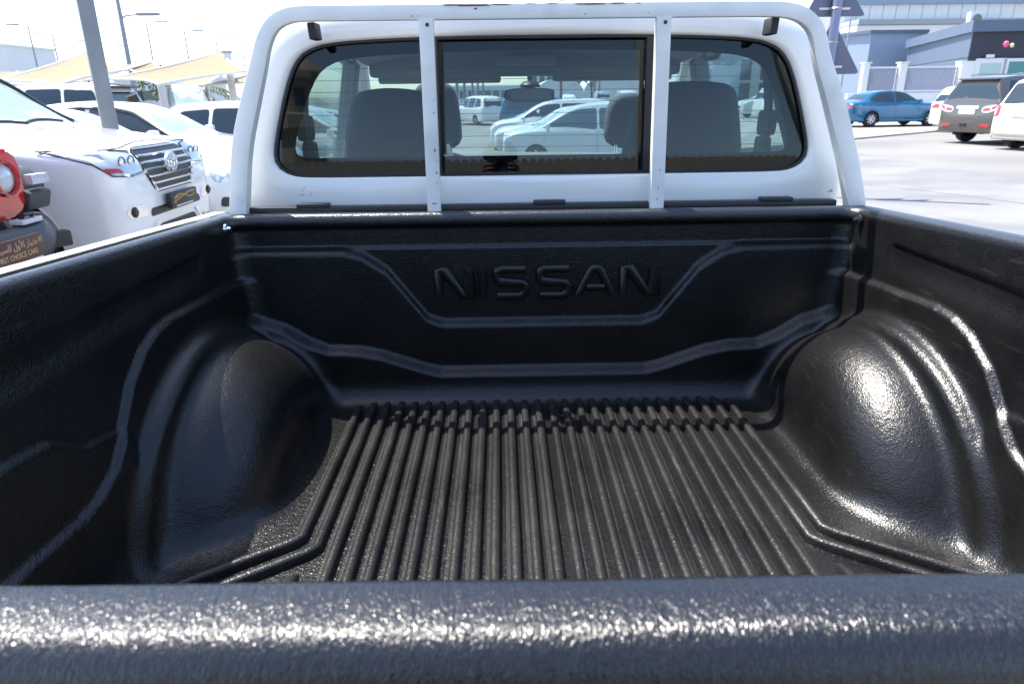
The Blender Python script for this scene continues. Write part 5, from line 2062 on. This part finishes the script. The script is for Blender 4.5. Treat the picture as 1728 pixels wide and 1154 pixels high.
q0, q1 = at(-60, 84, 95), at(58, 112, 95)
block('building', 'plain white block on the skyline at the far left', ((q0.x+q1.x)/2, 95, 0), (q1.x-q0.x, 10, q0.z), M_bwhite)
q0, q1 = at(-60, 128, 62), at(75, 150, 62)
block('building', 'low white building with dark windows under the sails at far left', ((q0.x+q1.x)/2, 66, 0), (q1.x-q0.x, 8, q0.z), M_bwhite, wins=(1, 5, 1.6, 1.0))
q0, q1 = at(190, 134, 70), at(330, 150, 70)
block('building', 'low white building far behind the tall mast', ((q0.x+q1.x)/2, 74, 0), (q1.x-q0.x, 8, q0.z), M_bwhite, wins=(1, 6, 1.2, .9))
q0, q1 = at(760, 148, 130), at(900, 172, 130)
block('building', 'low pale building ahead through the left of the windscreen', ((q0.x+q1.x)/2, 134, 0), (q1.x-q0.x, 8, q0.z), M_bpale, wins=(1, 10, 1.2, 1.2))
q0, q1 = at(895, 128, 120), at(1010, 172, 120)
block('building', 'tall pale blue building ahead right of the mirror', ((q0.x+q1.x)/2, 124, 0), (q1.x-q0.x, 8, q0.z), M_bpale, wins=(3, 9, .8, 2.0))
# white tent-like roofs ahead
for (xa, xb, ypx, lb) in ((905, 985, 132, 'white pitched shed roof ahead above the tree'), (985, 1090, 126, 'long white curved shed ahead at the right of the windscreen')):
    Y = 105
    qa, qb, qt = at(xa, 172, Y), at(xb, 172, Y), at((xa+xb)/2, ypx, Y)
    t = thing('shed', lb, 'shed', ((qa.x+qb.x)/2, Y, 0), 0)
    w = (qb.x-qa.x)/2
    prof = [(-w, 0)]+[(-w*cos(pi*k/12), qt.z*.45+qt.z*.55*sin(pi*k/12)) for k in range(13)]+[(w, 0)]
    MB().prism(prof, (0, 14, 0), (0, 0, 0)).build('shed_shell', M_bwhite, t, True, False, 50)
for k, (px, top) in enumerate(((771, 138), (783, 132), (797, 140), (806, 134), (815, 139), (1004, 130), (1012, 134))):
    Y = 50+6*k
    q = at(px, top, Y)
    t = thing('mast', ['green pole leftmost in the windscreen view', 'second pole from the left in the windscreen view', 'third pole from the left in the windscreen view', 'fourth pole in the windscreen view',
                       'fifth pole nearest the mirror on its left', 'pole right of the tree in the windscreen view', 'pole beside the right headrest in the windscreen view'][k], 'pole', (q.x, Y, -.2), 0, 'poles seen through the windscreen')
    MB().tube([(0, 0, 0), (0, 0, q.z+3.5)], [.12, .07], 8).build('shaft', M_pole, t, True)
    MB().box((.35, 0, q.z+3.5), (.9, .25, .12), bev=.03).build('lamp_head', M_lamp, t, True)

# ------------------------------------------------------------------ warning signs (seen from behind) on the right
M_signback = mat('grey_sign_back', (.145, .15, .22), .45, metal=.3, var=.06, vscale=5)
SY = 11.0
q = at(1406, 60, SY)
sg = thing('road_sign', 'grey pole with two triangular road signs seen from behind', 'road sign', (q.x, SY, 0), 0)
MB().tube([(0, 0, 0), (0, 0, 4.6)], .068, 14).build('sign_pole', mat('purple_grey_pole', (.22, .24, .36), .4, metal=.4), sg, True)
M_br = mat('sign_bracket_metal', (.6, .56, .52), .35, metal=.8)
for (lx, rx, base, apx, apy) in ((1356, 1461, 28, 1409, -62), (1362, 1450, 125, 1405, 32)):
    a, b_, c = at(lx, base+2, SY+.09), at(rx, base, SY+.09), at(apx, apy, SY+.09)
    tri = [(a.x-q.x, a.z), (b_.x-q.x, b_.z), (c.x-q.x, c.z)]
    rp = []
    for i in range(3):                                  # rounded corners
        p0, p1, p2 = Vector(tri[i-1]), Vector(tri[i]), Vector(tri[(i+1) % 3])
        for k in range(5):
            u = k/4
            s0 = p1.lerp(p0, .09*(1-u))
            s1 = p1.lerp(p2, .09*u)
            rp.append(tuple((s0+s1)/2 if 0 < k < 4 else (s0 if k == 0 else s1)))
    pl_ = MB().prism(rp, (0, .004, 0), (0, .085, 0)).build('sign_plate', M_signback, sg, False)
    fw_ = MB()
    cx, cz = sum(p_[0] for p_ in rp)/len(rp), sum(p_[1] for p_ in rp)/len(rp)
    fw_.prism([(cx+(x-cx)*.97, cz+(z-cz)*.97) for x, z in rp], (0, .002, 0), (0, .0895, 0))
    fw_.build('sign_face', mat('red_white_sign_face', (.75, .72, .70), .5), pl_, False)
    for zz in (tri[0][1]+.11, tri[0][1]+.45):
        MB().box((0, .074, zz), (.46 if zz < tri[0][1]+.2 else .22, .02, .035), bev=.004).build('bracket', M_br, sg, True)
        MB().tube([(.078*cos(t_), .078*sin(t_), zz) for t_ in [2*pi*k/14 for k in range(14)]], .01, 5, closed=True).build('clamp', M_br, sg, True)
q = at(1436, 30, 36)
t = thing('thin_mast', 'thin pale mast right of the triangular signs', 'pole', (q.x, 36, 0), 0)
MB().tube([(0, 0, 0), (0, 0, q.z)], [.06, .035], 8).build('shaft', M_lamp, t, True)

# ------------------------------------------------------------------ fence and buildings on the right
FY = 40.0
fa, fb_ = at(1452, 113, FY), at(1640, 103, FY)
base = 0.055
fence = thing('slatted_fence', 'white fence of upright slats between square pillars', 'fence', (fa.x, FY, base), 0)
M_fence = mat('white_fence_paint', (.66, .67, .70), .5)
M_slat = mat('grey_slat_paint', (.24, .26, .34), .5)
W = fb_.x-fa.x
zt = at(1560, 112, FY).z-base
zb_ = at(1560, 157, FY).z-base
MB().box((W/2+.3, .10, zb_/2), (W+1.6, .28, zb_), bev=.01).build('low_wall', M_bwhite, fence, True)
for (pa, pb, nm) in ((1457, 1467, 'p'), (1518, 1530, 'p'), (1619, 1641, 'p')):
    a, c = at(pa, 110, FY).x-fa.x, at(pb, 110, FY).x-fa.x
    MB().box(((a+c)/2, .05, zt/2+.08), (c-a, c-a if c-a < .6 else .6, zt+.16), bev=.02).build('pillar', M_bwhite, fence, True)
    MB().box(((a+c)/2, .05, zt+.19), (c-a+.08, .6, .06), bev=.01).build('pillar_cap', M_bwhite, fence, True)
for (pa, pb, cnt_) in ((1467, 1518, 18), (1530, 1619, 29)):
    a, c = at(pa, 110, FY).x-fa.x, at(pb, 110, FY).x-fa.x
    for zz in (zb_+.10, zt-.05):
        MB().box(((a+c)/2, .05, zz), (c-a, .06, .09)).build('rail', M_fence, fence, False)
    me = None
    for k in range(cnt_):
        x = a+(c-a)*(k+.5)/cnt_
        if me is None:
            o = MB().box((0, 0, (zt+zb_)/2), (.055, .04, zt-zb_-.05)).build('slat', M_slat, fence, False)
            me = o.data
        else:
            o = bpy.data.objects.new('slat', me)
            COL.objects.link(o)
            o.parent = fence
        o.location = (x, .05, 0)


def facade(name, label, cat, polyA, Y, depth, m, cope=None):
    """a building given by the outline its front shows at plane Y, with real depth behind"""
    pts = [at(x, y, Y) for x, y in polyA]
    x0 = min(p_.x for p_ in pts)
    t = thing(name, label, cat, (x0, Y, 0), 0)
    poly = [(p_.x-x0, p_.z) for p_ in pts]
    MB().prism(poly, (0, depth, 0), (0, 0, 0)).build('wall', m, t, False)
    return t, x0


def walled(name, label, corner_px, H, yaw, wl, wr, m1, m2, cope_m):
    pass


M_slate = mat('slate_blue_cladding', (.10, .135, .20), .6, var=.04, vscale=.5)
M_slate2 = mat('dark_grey_cladding', (.032, .035, .055), .6, var=.05, vscale=.5)
M_lightblue = mat('light_slate_render', (.24, .30, .40), .7, var=.03, vscale=.5)
# the dark kiosk building: corner at px 1643, left wall runs away, front faces the camera
KY = 44.0
c0 = at(1645, 47, KY)
hz = c0.z
t = thing('office_building', 'dark grey office block with white framed door and window by the fence', 'building', (c0.x, KY, 0), 0)
wr = 16.0
lw = at(1537, 66, 60.0)
leftv = Vector((lw.x-c0.x, 60.0-KY, 0))
# footprint: corner, right, back, left end
foot = [(0, 0), (wr, -1.5), (wr+leftv.x, leftv.y-1.5), (leftv.x, leftv.y)]
MB().prism(foot, (0, 0, hz), (0, 0, 0), (1, 0, 0), (0, 1, 0)).build('wall', M_slate2, t, False)
lw_ = MB()
nrm = Vector((-leftv.y, leftv.x, 0)).normalized()
if nrm.x > 0:
    nrm = -nrm
seg = hz/3.0
for k in range(3):
    z0, z1 = k*seg+.02, (k+1)*seg-.02
    a0 = nrm*.05
    b = MB()
    b.prism([(0, z0), (leftv.length, z0), (leftv.length, z1), (0, z1)], tuple(nrm*.06), (0, 0, 0), tuple(leftv.normalized()), (0, 0, 1))
    b.build('wall_panel', M_slate, t, False)
fd = Vector((wr, -1.5, 0)).normalized()
fnm = Vector((fd.y, -fd.x, 0))
for k in range(3):
    z0, z1 = k*seg+.02, (k+1)*seg-.02
    MB().prism([(0.02, z0), (wr, z0), (wr, z1), (0.02, z1)], tuple(fnm*.04), (0, 0, 0), tuple(fd), (0, 0, 1)).build('wall_panel', M_slate2, t, False)
cf = [(-.35, -.35), (wr+.3, -1.9), (wr+leftv.x, leftv.y-1.5), (leftv.x-.35, leftv.y)]
MB().prism(cf, (0, 0, .62), (0, 0, hz-.25), (1, 0, 0), (0, 1, 0)).build('roof_fascia', M_slate, t, False)


def opening(px0, px1, py0, py1, nm, glassm):
    a, c = at(px0, py0, KY-.3), at(px1, py1, KY-.3)
    xa, xc = a.x-c0.x, c.x-c0.x
    ya = lambda x: -1.5*x/wr-.06
    za, zc = a.z, c.z
    f_ = MB().box(((xa+xc)/2, ya((xa+xc)/2)-.03, (za+zc)/2), (xc-xa, .12, za-zc), Matrix.Rotation(math.atan2(-1.5, wr), 3, 'Z'), .01).build(nm, M_fence, t, False)
    MB().box(((xa+xc)/2, ya((xa+xc)/2)-.08, (za+zc)/2-.05), ((xc-xa)*.68, .06, (za-zc)*.72), Matrix.Rotation(math.atan2(-1.5, wr), 3, 'Z')).build('pane', glassm, f_, False)


opening(1651, 1689, 99, 150, 'door', mat('pale_glass_door', (.35, .48, .48), .08))
opening(1695, 1742, 99, 127, 'window', mat('teal_glass', (.03, .20, .22), .06))
a = at(1672, 95, KY-.4)
MB().box((a.x-c0.x, -.35, a.z), (.46, .12, .18), bev=.03).build('exit_lamp', M_fence, t, True)
for (px, py, r_, cc, lb) in ((1698, 75, .16, (.62, .10, .22), 'pink balloon on the dark office wall'), (1708, 77, .11, (.60, .62, .35), 'pale yellow balloon next to the pink one')):
    a = at(px, py, KY-1.15)
    o = MB().lathe([(r_*sin(pi*k/10), -r_*1.15*cos(pi*k/10)) for k in range(11)], (0, 0, 0), 'z', 14).build('balloon', mat('balloon_%s' % lb[:4].strip(), cc, .3), None, True)
    o.location = a
    tag(o, lb, 'balloon')
a0, a1 = at(1632, 42, KY+2), at(1656, 27, KY+2)
ac = thing('air_conditioner', 'white air conditioning unit with round fan on the office roof', 'air conditioner', ((a0.x+a1.x)/2, KY+2, a0.z-.15), 0)
MB().box((0, 0, .42), (a1.x-a0.x, .4, .85), bev=.02).build('case', M_bwhite, ac, True)
MB().lathe([(0, 0), (.24, 0), (.30, .02), (.31, .05)], (0.05, -.23, .42), 'y', 20).build('fan_grille', mat('brown_grille', (.25, .20, .15), .6), ac, True)
MB().box((-.32, 0, -.10), (.06, .4, .24)).box((.32, 0, -.10), (.06, .4, .24)).build('feet', M_lamp, ac, False)

# lighter slate building behind the fence, and the white lean-to left of it
c1 = at(1471, 57, 62)
c2 = at(1566, 55, 62)
t = thing('annex_building', 'plain light slate blue building behind the fence', 'building', (c1.x, 62, 0), 0)
MB().prism([(0, 0), (c2.x-c1.x, 0), (c2.x-c1.x, 14), (-3.0, 9)], (0, 0, c1.z), (0, 0, 0), (1, 0, 0), (0, 1, 0)).build('wall', M_lightblue, t, False)
MB().prism([(-.2, -.2), (c2.x-c1.x, -.2), (c2.x-c1.x, 14), (-3.2, 9)], (0, 0, .25), (0, 0, c1.z), (1, 0, 0), (0, 1, 0)).build('roof_edge', M_slate, t, False)
c3 = at(1425, 70, 66)
t = thing('white_building', 'white rendered building wall between signs and slate annex', 'building', (c3.x, 66, 0), 0)
wd = at(1470, 60, 66).x-c3.x
MB().prism([(0, 0), (wd, 0), (wd, at(1470, 58, 66).z), (0, at(1425, 68, 66).z)], (0, 8, 0), (0, 0, 0)).build('wall', M_bwhite, t, False)
MB().prism([(-.1, at(1425, 68, 66).z), (wd, at(1470, 58, 66).z), (wd, at(1470, 58, 66).z+.3), (-.1, at(1425, 68, 66).z+.3)], (0, 8.2, 0), (0, -.15, 0)).build('roof_edge', M_lamp, t, False)
# big warehouse with tall cladding panels
WY = 85.0
w0, w1 = at(1425, 4, WY), at(1800, 10, WY)
t = thing('warehouse', 'long white warehouse of tall cladding panels with grey eaves', 'warehouse', (w0.x, WY, 0), 0)
H = at(1600, 6, WY).z
zl = at(1600, 37, WY).z
L_ = w1.x-w0.x
MB().box((L_/2, 6, H/2), (L_, 11.8, H-.1)).build('wall', M_lamp, t, False)
npn = 17
me = None
for k in range(npn):
    pw = L_/npn
    if me is None:
        o = MB().box((pw/2, -.06, zl+(H-zl)/2), (pw-.06, .10, H-zl-.05), bev=.01).build('wall_panel', M_bwhite, t, True)
        me = o.data
    else:
        o = bpy.data.objects.new('wall_panel', me)
        COL.objects.link(o)
        o.parent = t
    o.location = (pw*k, 0, 0)
MB().box((L_/2, -.2, H+.25), (L_+1, .8, .7), bev=.05).build('eaves', M_lightblue, t, True)
MB().box((L_*.36, -2.0, zl-.3), (L_*.72, 4.2, .55), bev=.03).build('canopy_edge', mat('grey_eaves', (.30, .34, .38), .6), t, True)
MB().box((L_*.36, -1.9, (zl-.6)/2), (L_*.72, 3.8, zl-.65)).build('lower_wall', M_bwhite, t, False)
# what the right side window of the cab looks onto
b0, b1 = at(1215, 95, 75), at(1246, 160, 75)
block('building', 'pale blue panelled building seen through the right side window of the cab', ((b0.x+b1.x)/2-1.5, 79, 0), (b1.x-b0.x+3, 8, b0.z), M_bpale)
b0, b1 = at(1246, 100, 82), at(1420, 160, 82)
block('building', 'white building with tall openings seen through the right side window', ((b0.x+b1.x)/2, 87, 0), (b1.x-b0.x, 8, b0.z), M_bwhite, wins=(2, 5, 1.4, 2.2))

# ------------------------------------------------------------------ behind the camera (the back glass mirrors it)
M_sand = mat('sand_coloured_wall', (.44, .39, .33), .9, var=.06, vscale=.8, bump=.3, bscale=20)
BWY = -17.0
t = thing('boundary_wall', 'sand coloured wall with scalloped parapet mirrored in the back glass', 'wall', (0, BWY, 0), 0)
MB().box((0, -.2, 1.62), (40, .4, 3.24)).build('wall', M_sand, t, False)
me = None
for k in range(160):
    if me is None:
        pr2 = [(-.12, 0), (.12, 0), (.10, .08), (.06, .13), (0, .15), (-.06, .13), (-.10, .08)]
        o = MB().prism(pr2, (0, -.35, 0), (0, 0, 3.24)).build('merlon', M_sand, t, False)
        me = o.data
    else:
        o = bpy.data.objects.new('merlon', me)
        COL.objects.link(o)
        o.parent = t
    o.location = (-19.9+.25*k, 0, 0)
t = thing('tower', 'sand coloured octagonal tower mirrored at the left of the back glass', 'tower', (-6.4, BWY-2, 0), .2)
MB().lathe([(.75, 0), (.72, 4.2), (1.0, 4.5), (1.0, 4.9), (.8, 5.0), (.8, 5.9), (1.0, 6.0), (1.0, 6.2), (.9, 6.3), (0, 6.9)], (0, 0, 0), 'z', 8).build('shaft', M_sand, t, False)
for k in range(8):
    a = 2*pi*(k+.5)/8
    MB().box((.76*cos(a), .76*sin(a), 5.45), (.06, .30, .55), Matrix.Rotation(a, 3, 'Z')).build('tower_opening', M_win, t, False)

# ------------------------------------------------------------------ the photographer, mirrored in the back glass
PX, PY = -0.107, -0.40
man = thing('person', 'person in blue shirt and dark cap holding a camera, mirrored in the back glass', 'person', (PX, PY, 0), 0)
M_skin = mat('skin', (.30, .17, .11), .55)
M_shirt = mat('navy_blue_shirt', (.03, .055, .16), .85, bump=.3, bscale=60)
M_trouser = mat('dark_trousers', (.02, .022, .028), .9)
M_cap_cloth = mat('black_cap_cloth', (.012, .012, .014), .9)


def skin_mesh(name, nodes, edges, m, parent, sub=2, root=0):
    me = bpy.data.meshes.new(name)
    me.from_pydata([n_[0] for n_ in nodes], edges, [])
    o = bpy.data.objects.new(name, me)
    COL.objects.link(o)
    o.parent = parent
    md = o.modifiers.new('skin', 'SKIN')
    md.use_smooth_shade = True
    for i, n_ in enumerate(nodes):
        v = me.skin_vertices[0].data[i]
        r_ = n_[1]
        v.radius = (r_, r_) if not isinstance(r_, tuple) else r_
        v.use_root = (i == root)
    sd = o.modifiers.new('sub', 'SUBSURF')
    sd.levels = sd.render_levels = sub
    me.materials.append(m)
    return o


N, E_ = [], []


def nd(p, r, link=None):
    N.append(((p[0], p[1], p[2]), r))
    if link is not None:
        E_.append((link, len(N)-1))
    return len(N)-1


pel = nd((0, 0, .92), (.15, .11))
sp1 = nd((0, .015, 1.08), (.135, .10), pel)
ch = nd((0, .03, 1.24), (.15, .11), sp1)
nb = nd((0, .05, 1.36), (.09, .075), ch)
nk = nd((0, .09, 1.43), .055, nb)
hb = nd((0, .14, 1.49), (.068, .080), nk)
hc = nd((0, .165, 1.56), (.076, .095), hb)
ht = nd((0, .155, 1.635), (.068, .085), hc)
ns = nd((0, .262, 1.545), .012, hc)
for s in (-1, 1):
    ear = nd((s*.088, .155, 1.55), .014, hc)
    sh_ = nd((s*.17, .04, 1.335), .062, nb)
    el = nd((s*.255, .15, 1.10), .045, sh_)
    wr_ = nd((s*.105, .29, 1.43), .029, el)
    pm = nd((s*.092, .315, 1.485), (.030, .022), wr_)
    # four fingers curled round the camera and a thumb behind it
    for k in range(4):
        z = 1.475+.021*k
        a = nd((s*.088, .338, z), .0105, pm)
        b_ = nd((s*.074, .372-.002*abs(k-1.5), z+.004), .0095, a)
        c_ = nd((s*.052, .376, z+.005), .0085, b_)
        nd((s*(.034+.004*abs(k-1.5)), .372, z+.005), .0070, c_)
    a = nd((s*.080, .300, 1.505), .0115, pm)
    b_ = nd((s*.062, .294, 1.528), .010, a)
    nd((s*.046, .292, 1.545), .008, b_)
    hip = nd((s*.09, .0, .86), .095, pel)
    kn = nd((s*.10, .03, .48), .062, hip)
    an = nd((s*.11, .0, .09), .042, kn)
    nd((s*.13, .14, .035), .035, an)
skin_mesh('body', N, E_, M_skin, man)
N2, E2 = [((0, 0, .90), (.175, .13)), ((0, .015, 1.08), (.165, .125)), ((0, .03, 1.24), (.175, .13)), ((0, .05, 1.35), (.11, .09)), ((0, .07, 1.385), .075)], [(0, 1), (1, 2), (2, 3), (3, 4)]
for s in (-1, 1):
    k = len(N2)
    N2 += [((s*.175, .04, 1.335), .078), ((s*.235, .115, 1.17), .066), ((s*.258, .15, 1.10), .060)]
    E2 += [(3, k), (k, k+1), (k+1, k+2)]
skin_mesh('shirt', N2, E2, M_shirt, man)
N3, E3 = [((0, 0, .93), (.165, .125))], []
for s in (-1, 1):
    k = len(N3)
    N3 += [((s*.09, .0, .84), .112), ((s*.10, .03, .48), .080), ((s*.11, .0, .12), .062)]
    E3 += [(0, k), (k, k+1), (k+1, k+2)]
skin_mesh('trousers', N3, E3, M_trouser, man)
for s in (-1, 1):
    MB().box((s*.125, .06, .045), (.095, .28, .09), bev=.035).build('shoe', M_cap_cloth, man, True)
b = MB()
b.lathe([(.099, 0), (.100, .02), (.092, .06), (.065, .088), (.025, .102), (0, .104)], (0, .15, 1.595), 'z', 24)
b.box((0, .265, 1.600), (.13, .10, .008), Matrix.Rotation(radians(-8), 3, 'X'), .003)
b.build('cap', M_cap_cloth, man, True)
for s in (-1, 1):
    MB().lathe([(0, .012), (.009, .008), (.012, 0)], (s*.031, .252, 1.556), 'y', 12).build('eye', M_plate, man, True)
MB().tube([(-.024, .254, 1.497), (0, .259, 1.495), (.024, .254, 1.497)], .005, 6).build('mouth', mat('lips', (.25, .09, .08), .5), man, True)
camr = thing('camera', 'black camera held up by the photographer, mirrored in the back glass', 'camera', (PX, -.065, 1.525), 0)
b = MB().box((0, 0, 0), (.135, .045, .088), bev=.012).box((0, 0, .05), (.055, .05, .035), bev=.012)
b.build('camera_body', M_black, camr, True)
MB().lathe([(0, .038), (.026, .040), (.033, .046), (.036, .046), (.036, .0), (.030, -.01)], (0, 0, 0), 'y', 24).build('lens', M_black, camr, True)
